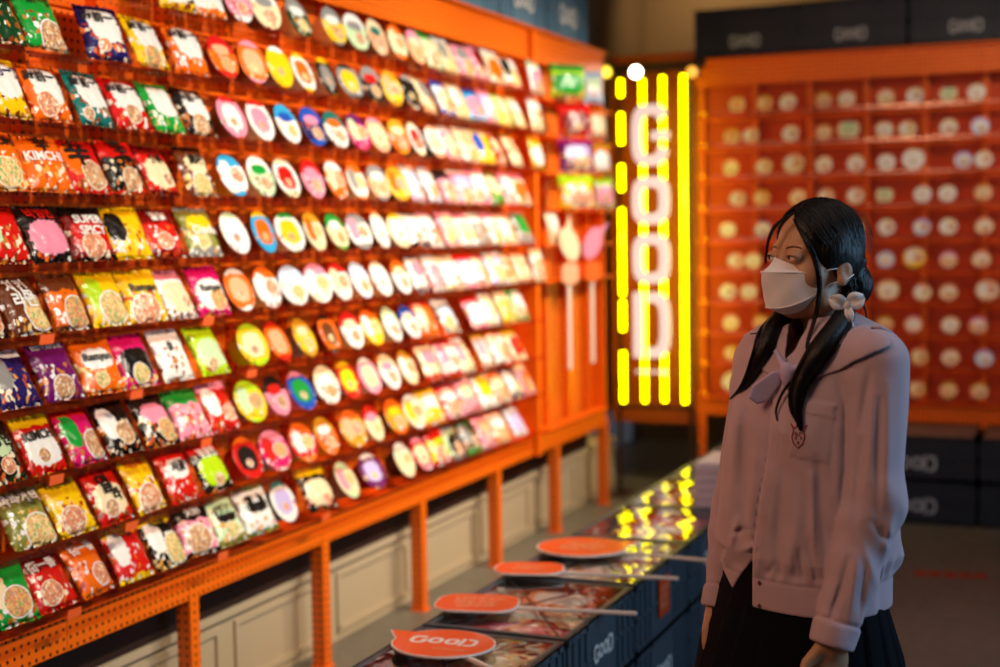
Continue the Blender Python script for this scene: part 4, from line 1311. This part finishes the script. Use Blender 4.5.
for s in (-1, 1):
    hx = G(805, 600, 0)[0]
    b = MB()
    f0 = lambda bx, by, zz: Vector((hx+BL[0]*bx+BF[0]*by, BL[1]*bx+BF[1]*by, zz))
    sv, sf = surface_nets(lambda P: smax(smin(s_cone(P, f0(.075*s, -.035, .04), f0(.085*s, .13, .03), .043, .036), s_ell(P, f0(.075*s, -.03, .06), (.04, .04, .045)), .02), .002-P[:, 2], .004), (hx-.25, -.25, 0), (hx+.25, .25, .14), .006)
    mesh_obj('shoe', np_mesh('shoe', sv, sf, [ink('black')]), None, person)

# ---------------------------------------------------------------- blouse
def zq(v, dy=-.11, u=790): return G(u, v, dy)[2]
ZB0 = zq(612); ZB1 = zq(582)                              # waistband
prof_z = [ZB0-.05, ZB0, ZB1, ZB1+.012, ZB1+.04, .94, 1.02, 1.12, 1.20, 1.25, 1.285, 1.303, 1.318, 1.335, 1.36]
prof_w = [.170, .170, .168, .174, .184, .176, .166, .164, .168, .166, .155, .128, .092, .055, .02]
prof_d = [.130, .130, .129, .133, .138, .136, .134, .126, .112, .100, .086, .074, .064, .052, .02]
prof_x = [G(u, 400)[0] for u in (803, 803, 804, 805, 806, 808, 808, 810, 813, 815, 817, 818, 818, 818, 818)]
PL = [G2(u, v) for u, v in ((780, 370), (773, 391), (768, 457), (760, 500), (752, 559), (751, 640))]
plz = np.array([p[1] for p in PL][::-1]); plx = np.array([p[0] for p in PL][::-1])
XCUT = G2(752, 600)[0]
FLAP = [G2(*p) for p in ((756, 540), (754, 560), (741, 579), (731, 597), (716, 576), (722, 562), (727, 540))]
POCK = [G2(*p, -.13) for p in ((797, 399), (836, 404), (829, 462), (788, 456))]
PFLAP = [G2(*p, -.13) for p in ((796, 398), (837, 403), (834, 418), (795, 411))]
def fold(x, z, a, b, w, amp):
    """ridge (+) or groove (-) along a picture-space segment, fading at its ends"""
    a = np.array(a); b = np.array(b); e = b-a
    t = ((x-a[0])*e[0]+(z-a[1])*e[1])/(e @ e); tc = np.clip(t, 0, 1)
    dd = np.hypot(x-(a[0]+e[0]*tc), z-(a[1]+e[1]*tc))
    return amp*np.exp(-(dd/w)**2)*(.35+.65*np.sin(np.pi*tc))
FOLDS = [((736, 400), (728, 520), .010, .006), ((744, 415), (741, 540), .009, -.006), ((757, 440), (748, 535), .008, .005), ((783, 470), (776, 575), .010, -.005),
         ((799, 545), (805, 582), .004, -.007), ((809, 535), (817, 582), .005, -.008), ((790, 540), (793, 582), .006, .004), ((812, 470), (813, 575), .006, .006),
         ((818, 455), (826, 560), .009, -.006), ((838, 425), (838, 520), .010, .005), ((846, 400), (850, 455), .007, -.008), ((770, 410), (792, 445), .010, .003),
         ((775, 560), (765, 582), .005, -.005), ((729, 552), (736, 524), .006, .008), ((731, 538), (747, 532), .005, -.006), ((740, 555), (755, 545), .006, .006),
         ((838, 372), (846, 400), .009, -.006), ((800, 500), (790, 560), .012, .005), ((868, 372), (856, 420), .008, -.005)]
FOLDS = [(G2(*a), G2(*b), w, m) for a, b, w, m in FOLDS]
def wob(P, s=1.):
    x, y, z = P[:, 0]*s, P[:, 1]*s, P[:, 2]*s
    return np.sin(31*x+9*z+2*np.sin(11*z+4*y))*np.sin(24*y-7*z+1.3)+.5*np.sin(57*x+12*z+1.7*np.sin(23*z)+31*y)
def torso_raw(P):
    z = P[:, 2]
    w = np.interp(z, prof_z, prof_w); dd = np.interp(z, prof_z, prof_d); cx = np.interp(z, prof_z, prof_x)
    X = P[:, 0]-cx; Y = P[:, 1]-.012
    bx = X*BL[0]+Y*BL[1]; by = X*BF[0]+Y*BF[1]
    bust = .010*np.exp(-((z-1.13)/.06)**2)*np.exp(-((np.abs(bx)-.065)/.045)**2)*(by > 0)
    q = ((np.abs(bx)/w)**2.4+(np.abs(by)/(dd+bust))**2.4)**(1/2.4)
    return (q-1)*np.minimum(w, dd), bx, by
def torso_sdf(P):
    d, bx, by = torso_raw(P)
    x, z = P[:, 0], P[:, 2]
    front = sstep((by+.01)/.03)
    f = 0
    for a, b, w, m in FOLDS: f = f+fold(x, z, a, b, w, m)
    body = sstep((z-ZB1)/.02)
    d = d-front*body*f-.0030*wob(P)*body-.0011*wob(P, 2.3)*body
    # blousing folds gathered into the band
    ang = np.arctan2(by, bx)
    d = d-.0035*np.sin(ang*19+3*np.sin(ang*5))*np.exp(-((z-(ZB1+.012))/.028)**2)*body
    # waistband seam and edge stitch
    d = d-.003*(1-body)+.0015*np.exp(-((z-ZB1)/.0025)**2)
    # button placket: her left front overlaps the right
    xp = np.interp(z, plz, plx)
    d = d-front*.0045*sstep((x-xp)/.0025+.5)*(z < 1.235)+front*.004*np.exp(-((x-xp+.0015)/.0022)**2)*(z < 1.235)*(z > ZB1)
    d = d+front*.0010*np.exp(-((x-xp-.019)/.0012)**2)*(z < 1.235)*(z > ZB1)
    # chest pocket
    pk = poly2(x, z, POCK); pf = poly2(x, z, PFLAP)
    d = d-front*(.0022*sstep(-pk/.0015)+.0018*sstep(-pf/.0015))+front*.0008*np.exp(-((pk+.003)/.0010)**2)
    # sleeve seam over the shoulder
    return d
def sleeve_sdf(P, S_, E_, W_, r, sgn):
    e1 = E_-S_; t1 = (P-S_) @ e1/(e1 @ e1); e2 = W_-E_; t2 = (P-E_) @ e2/(e2 @ e2)
    d = s_cone(P, S_, E_, r[0], r[1])
    d = smin(d, s_cone(P, E_, W_, r[1], r[2]), .03)
    x, y, z = P[:, 0], P[:, 1], P[:, 2]
    for a, b, w, m in SFOLDS: d = d-fold(x, z, a, b, w, m)*(sgn > 0)
    d = d-.0026*np.sin(62*(x*.8+y*sgn*.3)+9*z+2.2*np.sin(14*z))*np.clip(.3+t1, .2, 1)
    d = d-.0030*np.sin(38*z+40*x+2*np.sin(30*y+12*z))*np.exp(-((z-E_[2]+.03)/.09)**2)
    # cuff: narrower, with a seam, gathers above
    along = (P-W_) @ (e2/np.linalg.norm(e2))
    d = d-.0035*np.sin(95*(x*.6+y*.8))*np.exp(-((along+.05)/.022)**2)
    d = d+.004*np.exp(-((along+.034)/.0035)**2)-.002*(along > -.034)
    d = smax(d, along-.012, .004)
    d = smax(d, -(s_cone(P, W_-e2*.08, W_+e2*.3, r[2]-.006, r[2]-.006)) if True else d, .003)
    return d
SFOLDS = [((870, 372), (861, 430), .007, -.006), ((874, 395), (868, 480), .008, .006), ((888, 385), (887, 500), .010, .005), ((880, 400), (877, 520), .006, -.005), ((862, 440), (854, 520), .007, -.005), ((848, 555), (834, 612), .005, -.007), ((857, 550), (848, 615), .007, .006), ((866, 560), (858, 612), .005, -.005), ((839, 585), (829, 616), .004, -.006), ((893, 510), (884, 560), .008, .006), ((872, 520), (896, 548), .007, -.006), ((860, 535), (880, 590), .008, .004)]
SFOLDS = [(G2(*a, -.17), G2(*b, -.17), w, m) for a, b, w, m in SFOLDS]
NR = (.060, .057, .040); FR = (.056, .050, .034)
def torso_cut(P):
    d = torso_sdf(P)
    x, y, z = P[:, 0], P[:, 1], P[:, 2]
    t, bx, by = torso_raw(P)
    # her right front ends in a loose, unbuttoned hem with a hanging corner
    zc = np.interp(x, [G2(700, 555)[0], G2(722, 552)[0], XCUT], [G2(700, 550)[1], G2(722, 556)[1], G2(752, 561)[1]])
    reg = np.maximum(x-XCUT, z-zc)
    reg = np.maximum(reg, -(poly2(x, z, FLAP)))
    d = smax(d, -reg, .002)
    d = smax(d, ZB0-z+.0*x, .003)
    # neck opening
    q = to_head(P)
    d = smax(d, -s_cone(q, (0, -.01, -.12), (0.004, -.03, -.24), .056, .035), .004)
    vn = s_ell(q, (.0, .055, -.155), (.034, .06, .062))
    d = smax(d, -vn, .004)
    return d
def blouse_sdf(P):
    d = torso_cut(P)
    k = .003+.017*sstep((P[:, 2]-1.15)/.08)
    d = smin(d, sleeve_sdf(P, NS, NE, NW, NR, 1), k)
    d = smin(d, sleeve_sdf(P, FS, FE, FW, FR, -1), k)
    d = np.maximum(d, ZB0-P[:, 2]) if False else d
    return d
bv, bf_ = surface_nets(blouse_sdf, (-.30, -.30, .66), (.28, .30, 1.38), .0034)
blouse = mesh_obj('blouse', np_mesh('blouse', bv, bf_, [m_blouse]), None, person)

def hit(u, v, f=None, off=0.):
    """front surface of the clothed figure along a picture ray, in the girl's frame"""
    f = f or blouse_sdf
    d = rayl(u, v); t = 2.1
    for _ in range(260):
        p = CAML+d*t; s = float(f(p[None])[0])
        if s < .0004: break
        t += max(.0006, .35*s)
        if t > 3.2: return G(u, v, -.1)
    return CAML+d*(t-off)

# sailor collar lying over the shoulders
CL = [G2(*p, -.10) for p in ((836, 315), (866, 326), (887, 335), (890, 343), (872, 350), (853, 359), (838, 369), (815, 377), (792, 377), (788, 369), (806, 360), (826, 346), (836, 332))]
CR = [G2(*p, -.02) for p in ((790, 322), (768, 334), (750, 347), (750, 357), (764, 369), (778, 378), (790, 376), (786, 352), (788, 335))]
def collar_sdf(P):
    t, bx, by = torso_raw(P)
    tt = smin(t, smin(s_cone(P, NS, NE, NR[0], NR[1]), s_cone(P, FS, FE, FR[0], FR[1]), .01), .02)-.001*wob(P)
    x, z = P[:, 0], P[:, 2]
    fr = np.minimum(np.maximum(poly2(x, z, CL), -(by+.02)), np.maximum(poly2(x, z, CR), -(by+.02)))
    bk = np.maximum.reduce([by-.01, np.abs(bx)-.150, 1.16-z])
    reg = np.minimum(fr, bk)
    sh = np.maximum(tt-.0085, -(tt-.003))
    d = smax(sh, reg, .002)
    q = to_head(P)
    d = smax(d, -s_cone(q, (0, -.012, -.10), (0.004, -.03, -.24), .058, .04), .003)
    return d
cv, cf = surface_nets(collar_sdf, (-.26, -.24, 1.10), (.26, .24, 1.40), .0028)
mesh_obj('collar', np_mesh('collar', cv, cf, [m_blouse]), None, person)

# bow at the throat
def both(P): return np.minimum(blouse_sdf(P), collar_sdf(P))
K = hit(787, 372, both, .010)
def bow_sdf(P):
    x, z = P[:, 0], P[:, 2]
    d = s_ell(P, K, (.013, .014, .019))
    d = smin(d, s_ell(P, K+np.array((.002, -.002, -.012)), (.011, .010, .020)), .008)
    T = K+np.array((-.035, .012, -.030))
    q = P-T
    pl = poly2(x, z, [G2(*p, K[1]) for p in ((784, 370), (772, 372), (752, 386), (748, 398), (757, 405), (768, 402), (780, 386))])
    slab = np.abs(q[:, 1]-.25*q[:, 0]+.004*np.sin(60*q[:, 0]+40*q[:, 2]))-.004
    d = smin(d, smax(pl, slab, .004), .005)
    d = smin(d, s_cone(P, K, hit(806, 364, both, .004), .008, .006), .006)
    d = smin(d, s_cone(P, K, hit(776, 352, both, .004), .008, .005), .006)
    return d
v_, f_ = surface_nets(bow_sdf, K-.11, K+.11, .0022)
mesh_obj('neck_bow', np_mesh('neck_bow', v_, f_, [simple('lilac_ribbon', '#b9a9cc', rough=.8)]), None, person)

# embroidered crest under the pocket hair, waistband buttons
em = MB()
def emb(pts, r=.0011):
    em.tube([hit(798+a*1.15, 437+b*1.1, None, .0008) for a, b in pts], r*1.1, 5)
emb([(-6, -12), (-4, -6), (-5.5, 0), (-4, 6), (0, 10), (4, 6), (5.8, 0), (5, -5), (8, -11), (3, -8), (0, -11), (-3, -8), (-6, -12)])
emb([(-3, -2), (-2, -4.5), (-.5, -3), (-1.5, -.5), (-2.8, 1), (-1, 2)], .0009); emb([(3, -3), (1.5, -4.5), (1, -1), (2.8, 0), (2.2, 2)], .0009); emb([(-.8, 5), (.4, 4.2), (.8, 5.6), (-.2, 6), (-.8, 5)], .0009)
em.build('crest', m_red, person)
for u, v in ((759.5, 583), (759.5, 606)):
    p = hit(u, v, None, .0005)
    b = MB(); b.prism([(.0050*math.cos(a*pi/2), .0050*math.sin(a*pi/2)) for a in range(4)], -.001, .0012, Matrix.Translation(Vector(p)) @ Matrix.Rotation(phi, 4, 'Z').inverted() @ Matrix.Rotation(pi/2, 4, 'X'))
    b.build('button', m_btn, person)

# pleated skirt
sv = []; sf = []; nA = 240
hx = G(799, 600, 0)[0]
lv = [(ZB0+.13, .152, .118), (ZB0+.03, .164, .124), (ZB0-.0, .184, .128), (ZB0-.10, .208, .165), (ZB0-.20, .22, .19), (.44, .245, .215), (.43, .243, .213)]
for z, a, c in lv:
    pl = min(1, (ZB0+.10-z)/.25)
    for k in range(nA):
        w = 2*pi*k/nA
        saw = ((k*22/nA) % 1)
        r = 1+.045*pl*(saw-.5)
        X = a*math.cos(w)*r; Y = c*math.sin(w)*r
        sv.append((hx+X*BL[0]+Y*BF[0], X*BL[1]+Y*BF[1]+.01, z))
for i in range(len(lv)-1):
    for k in range(nA): sf.append((i*nA+k, i*nA+(k+1) % nA, (i+1)*nA+(k+1) % nA, (i+1)*nA+k))
sf.append(tuple(range(nA-1, -1, -1)))
b = MB(); b.add(sv, sf, True); b.build('skirt', m_skirt, person)

# ---------------------------------------------------------------- eyes, brows, mask
for s in (-1, 1):
    c = from_head((.031*s, .0715, 0))
    b = MB()
    n1, n2 = 10, 16
    vs = []; fs = []
    for i in range(n1+1):
        a = pi*i/n1
        for k in range(n2):
            w = 2*pi*k/n2
            vs.append((math.sin(a)*math.cos(w), math.sin(a)*math.sin(w), math.cos(a)))
    for i in range(n1):
        for k in range(n2): fs.append((i*n2+k, i*n2+(k+1) % n2, (i+1)*n2+(k+1) % n2, (i+1)*n2+k))
    r = .0135
    b.add([tuple(c+np.array(p)*r) for p in vs], fs, True); e = b.build('eye', m_eye, person)
    gz = HF*.93+HL*-.30+HU*.0; gz /= np.linalg.norm(gz)
    b = MB(); b.add([tuple(c+gz*.0088+np.array(p)*.0064) for p in vs], fs, True); b.build('iris', m_iris, e)
    # upper lash line and brow
    def onf(x, z, off=.0006):
        y = .12
        for _ in range(200):
            if float(head_sdf(from_head((x, y, z))[None])[0]) < off: break
            y -= .0006
        return from_head((x, y, z))
    L_ = MB(); L_.tube([onf(s*x, z) for x, z in ((.0175, -.001), (.023, .0022), (.030, .0036), (.038, .0026), (.046, -.0005))], [.0004, .0009, .0011, .0010, .0005], 5); L_.build('eyelash', m_hair, person)
    B_ = MB()
    for q in range(4):
        B_.tube([onf(s*x, z+q*.0008) for x, z in ((.014, .0155), (.022, .0178), (.031, .0185), (.040, .0170), (.046, .0145))], [.0002, .0005, .0005, .0004, .0001], 4)
    B_.build('eyebrow', simple('brow_hair', '#5a3c2a', rough=.8), person)

# folded three-panel mask
def mask_pt(s, t):
    """s across (-1..1), t down: 0 nose bridge, 1 upper fold, 2 lower fold, 3 chin"""
    a = abs(s)
    rows = [((0, .097, .001), (.040, .066, -.019), (.058, .040, -.026)),
            ((0, .127, -.027), (.041, .088, -.028), (.0625, .036, -.030)),
            ((0, .115, -.094), (.037, .084, -.090), (.058, .034, -.064)),
            ((0, .078, -.108), (.030, .056, -.100), (.054, .030, -.068))]
    def q(row, a):
        p0, p1, p2 = [np.array(p, float) for p in row]
        # quadratic through the three points
        c = 2*p1-.5*(p0+p2)
        return (1-a)**2*p0+2*a*(1-a)*c+a*a*p2
    i = min(2, int(t)); f = t-i
    p = q(rows[i], a)*(1-f)+q(rows[i+1], a)*f
    if i == 1: p[1] += .001*math.sin(pi*f)*(1-a)
    if i == 0: p[1] -= .006*math.sin(pi*f)*(1-a*a); 
    p[0] *= (1 if s >= 0 else -1)
    return p
vs = []; fs = []
ns, nt_ = 28, 21
for j in range(nt_+1):
    for i in range(ns+1):
        s_ = -1+2*i/ns
        p = mask_pt(s_, 3*j/nt_)
        p = p+np.array((0, .0012*math.sin(9*s_+j*.9)+.0008*math.sin(23*s_-j), 0))
        vs.append(from_head(p))
n0 = len(vs)
C0 = from_head((0, .0, -.05))
vs += [v+(C0-v)/np.linalg.norm(C0-v)*.0016 for v in vs]
for j in range(nt_):
    for i in range(ns):
        a = j*(ns+1)+i; q4 = (a, a+1, a+ns+2, a+ns+1)
        fs.append(q4[::-1]); fs.append(tuple(k+n0 for k in q4))
for i in range(ns):
    for j in (0, nt_):
        a = j*(ns+1)+i; fs.append((a, a+1, a+1+n0, a+n0))
for j in range(nt_):
    for i in (0, ns):
        a = j*(ns+1)+i; fs.append((a, a+ns+1, a+ns+1+n0, a+n0))
b = MB(); b.add(vs, fs, False)
mk = b.build('face_mask', m_mask, person)
bm = bmesh.new(); bm.from_mesh(mk.data); bmesh.ops.recalc_face_normals(bm, faces=bm.faces)
for f in bm.faces: f.smooth = True
for e in bm.edges:
    if len(e.link_faces) == 2 and e.calc_face_angle() > .42: e.smooth = False
bm.to_mesh(mk.data); bm.free()
b = MB()
# fused side seams and fold edges
for t in (1, 2): b.tube([from_head(mask_pt(-1+2*i/24, t)+np.array((0, .0008, 0))) for i in range(25)], .0009, 5)
b.build('fold_seam', m_mask, mk)
for s in (-1, 1):
    b = MB()
    b.tube([from_head(p) for p in ((.0600*s, .037, -.030), (.0665*s, .020, -.024), (.0715*s, .006, -.022))], .0011, 6)
    b.tube([from_head(p) for p in ((.0560*s, .034, -.062), (.066*s, .016, -.050), (.0755*s, -.006, -.046), (.079*s, -.026, -.034))], .0011, 6)
    b.build('ear_loop', m_mask, mk)

# ---------------------------------------------------------------- hair
hr = random.Random(11)
def dome(q, off):
    """push a head-frame direction out to the scalp ellipsoid"""
    c = np.array((0, -.010, .020)); r = np.array((.070, .086, .084))+off
    d = np.asarray(q)-c
    return c+d/np.linalg.norm(d/r)
def hair_cap(P):
    q = to_head(P); x = np.abs(q[:, 0]); y = q[:, 1]; z = q[:, 2]
    d = s_ell(q, (0, -.010, .020), (.0755, .0905, .0885))
    d = smin(d, s_ell(np.stack([x, y, z], 1), (.045, -.060, -.055), (.030, .030, .040)), .025)
    d = smin(d, s_ell(np.stack([x, y, z], 1), (.061, -.014, .004), (.0155, .040, .036)), .02)
    xb = np.interp(z, [-.05, -.01, .02, .045, .066, .082], [.066, .0585, .052, .040, .018, .0])
    face = np.minimum(xb-x, y-.0)
    low = np.minimum(-.008-z, y-(.048+1.5*(z+.01)))
    d = smax(d, np.maximum(face, low), .004)
    d = smax(d, (-.098-z), .006)
    # keep the ear clear
    d = smax(d, -s_ell(np.stack([x, y, z], 1), (.088, -.006, -.047), (.024, .019, .023)), .004)
    qn = s_ell(np.stack([x, y, z], 1), (0, .02, -.075), (.058, .052, .06))
    d = smax(d, -qn, .006)
    return d+.0012*np.sin(90*(q[:, 1]+q[:, 2]*.6)+40*x)
v_, f_ = surface_nets(hair_cap, HO+np.array((-.13, -.13, -.13)), HO+np.array((.13, .13, .13)), .003)
hair = mesh_obj('hair', np_mesh('hair', v_, f_, [m_hair]), None, person)
st = MB()
for side in (1, -1):
    for n in range(430):
        y0 = hr.uniform(-.085, .078)
        start = np.array((side*hr.uniform(.0, .004), y0, .12))
        a0 = dome(start, .006)
        fr = (y0+.085)/.163
        # front strands sweep across the temple, back strands run down the back
        mid = np.array((side*(.074-.012*fr**3), (-.07+.118*fr), .035-.022*fr+hr.uniform(-.01, .01)))
        endp = np.array((side*(.055+hr.uniform(-.012, .010)), -.050+hr.uniform(-.02, .012), -.068+hr.uniform(-.02, .012)))
        pts = []
        NSG = 11
        o = hr.uniform(.003, .0075); wv = hr.uniform(0, 6.3)
        for i in range(NSG+1):
            t = i/NSG
            q = (1-t)**2*a0+2*t*(1-t)*(mid*1.25+np.array((0, 0, .03)))+t*t*endp
            if t < .86: q = dome(q, o+.001*math.sin(4*t+wv)) if q[2] > -.05 else q
            pts.append(from_head(q))
        st.tube(pts, [.0010]*(NSG)+[.0006], 3, cap=False)
# flyaways
for n in range(60):
    side = hr.choice((-1, 1)); y0 = hr.uniform(-.08, .06); a = hr.uniform(-.3, .9)
    p0 = dome(np.array((side*.05*hr.random(), y0, .1)), .008); p1 = dome(np.array((side*.09, y0-.02-.03*hr.random(), .05*a)), .016+.010*hr.random())
    pm = dome((p0+p1)/2, .017+.006*hr.random())
    st.tube([from_head(p) for p in (p0, pm, p1)], .00035, 3, cap=False)
st.build('hair_strands', m_hair, hair)

def both3(P): return np.minimum(np.minimum(blouse_sdf(P), collar_sdf(P)), np.minimum(head_sdf(P), bow_sdf(P)))
def tress(name, path, nstr, parent, depth0=.012, seedn=3, jitter=.9, f=both3, lift=None):
    """a bundle of strands following a picture-space path that lies on the figure"""
    rr = random.Random(seedn)
    P = []
    for i, (u, v, r) in enumerate(path):
        p = hit(u, v, f, depth0+r/530*.35) if lift is None or lift[i] is None else G(u, v, lift[i])
        P.append((p, r/530))
    # smooth the depth
    C = [p for p, _ in P]
    for _ in range(2):
        C = [C[0]]+[np.array((C[i][0], min(C[i][1], (C[i-1][1]+C[i][1]+C[i+1][1])/3), C[i][2])) for i in range(1, len(C)-1)]+[C[-1]]
    def cr(i, t, arr):
        a = arr[max(i-1, 0)]; b_ = arr[i]; c = arr[min(i+1, len(arr)-1)]; d = arr[min(i+2, len(arr)-1)]
        return .5*((2*b_)+(-a+c)*t+(2*a-5*b_+4*c-d)*t*t+(-a+3*b_-3*c+d)*t**3)
    R_ = [np.array((r, 0, 0)) for _, r in P]
    m = MB()
    K_ = 5
    dens = [(cr(i, k/K_, C), cr(i, k/K_, R_)[0]) for i in range(len(C)-1) for k in range(K_)]+[(C[-1], P[-1][1])]
    m.tube([p for p, _ in dens], [max(.0012, r*.62) for _, r in dens], 10)
    for s in range(nstr):
        th = rr.uniform(0, 2*pi); rad = math.sqrt(rr.uniform(.15, 1))*jitter; tw = rr.uniform(-.8, .8); stop = rr.uniform(.72, 1.0) if rr.random() < .5 else 1
        n = int(len(dens)*stop)
        pts = []
        for i, (p, r) in enumerate(dens[:max(3, n)]):
            t = i/len(dens)
            a = th+tw*t*3
            pts.append(p+np.array((math.cos(a)*r*rad, math.sin(a)*r*rad*.55, .15*math.sin(a)*r*rad)))
        m.tube(pts, [.0011]*(len(pts)-1)+[.0003], 3, cap=False)
    return m.build(name, m_hair, parent)
tress('pigtail', [(848, 292, 10), (846, 308, 11), (840, 322, 14), (830, 338, 17), (818, 355, 16), (806, 374, 13), (798, 391, 10), (796, 409, 7), (799, 421, 4), (801, 431, 1.2)], 150, hair, .004, 3, lift=[-.02, -.045, None, None, None, None, None, None, None, None])
tress('pigtail', [(790, 300, 9), (782, 315, 13), (772, 331, 16), (762, 354, 12), (752, 374, 8), (741, 389, 4), (730, 399, 1)], 120, hair, .006, 4, lift=[.03, .03, None, None, None, None, None])
tress('loose_lock', [(795, 219, 2), (806, 240, 3), (814, 256, 2.6), (819, 276, 2.2), (819, 295, 1.8), (815, 317, 1.6), (809, 337, 1.4), (807, 349, 1), (812, 357, .6)], 14, hair, .003, 5, 1.2)
tress('loose_lock', [(788, 216, 2), (777, 225, 2.2), (770, 238, 1.6), (767, 252, 1.2), (765.5, 264, .6)], 10, hair, .003, 6, 1.2, lift=[-.07, -.066, -.06, -.06, -.062])
tress('loose_lock', [(800, 372, 3), (790, 382, 2.5), (781, 395, 2), (776, 410, 1.4), (777, 421, .6)], 8, hair, .004, 7, 1.2)
tress('loose_lock', [(776, 322, 1.5), (766, 329, 1.2), (757, 333, .7), (750, 334, .4)], 5, hair, .004, 8, 1.2, lift=[.0, .0, .0, .0])
tress('loose_lock', [(862, 300, 1), (866, 315, .9), (867, 328, .7), (862, 341, .4)], 4, hair, .004, 9, 1.2, lift=[.03, .03, .03, .03])
# bumpy low braid behind the ear
bb = MB()
for i, (u, v, r) in enumerate(((858, 262, 9), (860, 274, 9), (858, 286, 10), (853, 297, 9))):
    p = G(u, v, .02-.01*i)
    def bl(Q, p=p, r=r/530): return s_ell(Q, p, (r, r*.9, r*1.05))
    v_, f_ = surface_nets(bl, p-.03, p+.03, .003)
    bb.add([tuple(x) for x in v_], [tuple(x) for x in f_], True)
bb.build('braid', m_hair, hair)

# sheer white hair bow behind the ear
hb = MB()
B0 = G(847, 305, -.075)
def petal(tip, wid, bend, mbx=hb, n=8, m_=6):
    tip = np.array(tip); d = tip-B0; L_ = np.linalg.norm(d); d = d/L_
    sd = np.cross(d, (0, 1, 0)); sd /= np.linalg.norm(sd)
    vs = []; fs = []
    for i in range(n+1):
        t = i/n
        w = wid*math.sin(pi*min(.97, .08+t*.86))**.8 if bend > 0 else wid*(.25+.75*t)
        for j in range(m_+1):
            s_ = -1+2*j/m_
            vs.append(B0+d*L_*t+sd*w*s_+np.array((0, -.010*math.sin(pi*t)*abs(bend)+.004*math.sin(5*s_+3*t), 0)))
    for i in range(n):
        for j in range(m_):
            a = i*(m_+1)+j; fs.append((a, a+1, a+m_+2, a+m_+1))
    k = len(vs); vs += [v+np.array((0, .0014, 0)) for v in vs]; fs += [tuple(q+k for q in f[::-1]) for f in fs]
    mbx.add([tuple(v) for v in vs], fs, True)
petal(G(829, 299, -.085), .015, 1); petal(G(864, 296, -.08), .017, 1)
petal(G(842, 338, -.09), .0085, -1); petal(G(852, 336, -.085), .0085, -1); petal(G(851, 322, -.09), .009, 1)
v_, f_ = surface_nets(lambda Q: s_ell(Q, B0+np.array((0, -.006, 0)), (.007, .007, .009)), B0-.02, B0+.02, .002)
hb.add([tuple(x) for x in v_], [tuple(x) for x in f_], True)
hb.build('hair_bow', m_ribbon, person)
def area(name, loc, target, size, energy, col, sy=None, spread=None):
    l = bpy.data.lights.new(name, 'AREA'); l.energy = energy; l.color = col
    l.shape = 'RECTANGLE'; l.size = size; l.size_y = sy or size
    if spread: l.spread = math.radians(spread)
    o = bpy.data.objects.new(name, l); COL.objects.link(o)
    o.location = loc
    o.rotation_euler = (Vector(target)-Vector(loc)).to_track_quat('-Z', 'Y').to_euler()
    return o
def spot(name, loc, target, energy, col, angle=50, blend=.6, size=.05):
    l = bpy.data.lights.new(name, 'SPOT'); l.energy = energy; l.color = col
    l.spot_size = math.radians(angle); l.spot_blend = blend; l.shadow_soft_size = size
    o = bpy.data.objects.new(name, l); COL.objects.link(o)
    o.location = loc
    o.rotation_euler = (Vector(target)-Vector(loc)).to_track_quat('-Z', 'Y').to_euler()
    return o
WARM = (1, .86, .68)
for y, e in ((2.1, 80), (3.2, 135), (4.3, 200), (5.3, 220), (6.2, 180)):
    spot('rack_spotlight', (.25, y, 2.95), (-2.42, y+.15, 1.25), e*1.7, WARM, 60, .75, .05)
for x, e in ((-1.2, 38), (.2, 80)):
    spot('end_rack_spotlight', (x+1.2, 5.9, 3.2), (x, 7.7, 1.6), e, (1, .8, .6), 60, .7, .04)
area('window_light', (2.7, 3.5, 1.9), (-.2, 2.4, 1.1), 1.2, 62, (.36, .66, 1), 1.6)
area('girl_warm_fill', (-1.6, .9, 2.6), (-.1, 2.5, 1.1), 1.0, 22, (1, .56, .36))  # added off-frame fill warming the girl's front, not a fixture of the shop
spot('back_wall_light', (-2.3, 8.6, 3.5), (-2.3, 9.4, 2.6), 38, (1, .8, .5), 120, .9, .1)
area('overhead_fill', (.2, 3.0, 3.5), (-.5, 3.5, 0), 3.0, 22, (1, .92, .85))  # fill added overhead to lift the floor and plinth
w = bpy.data.worlds.new('world'); SC.world = w; w.use_nodes = True
w.node_tree.nodes['Background'].inputs[0].default_value = (.25, .28, .35, 1)
w.node_tree.nodes['Background'].inputs[1].default_value = .15
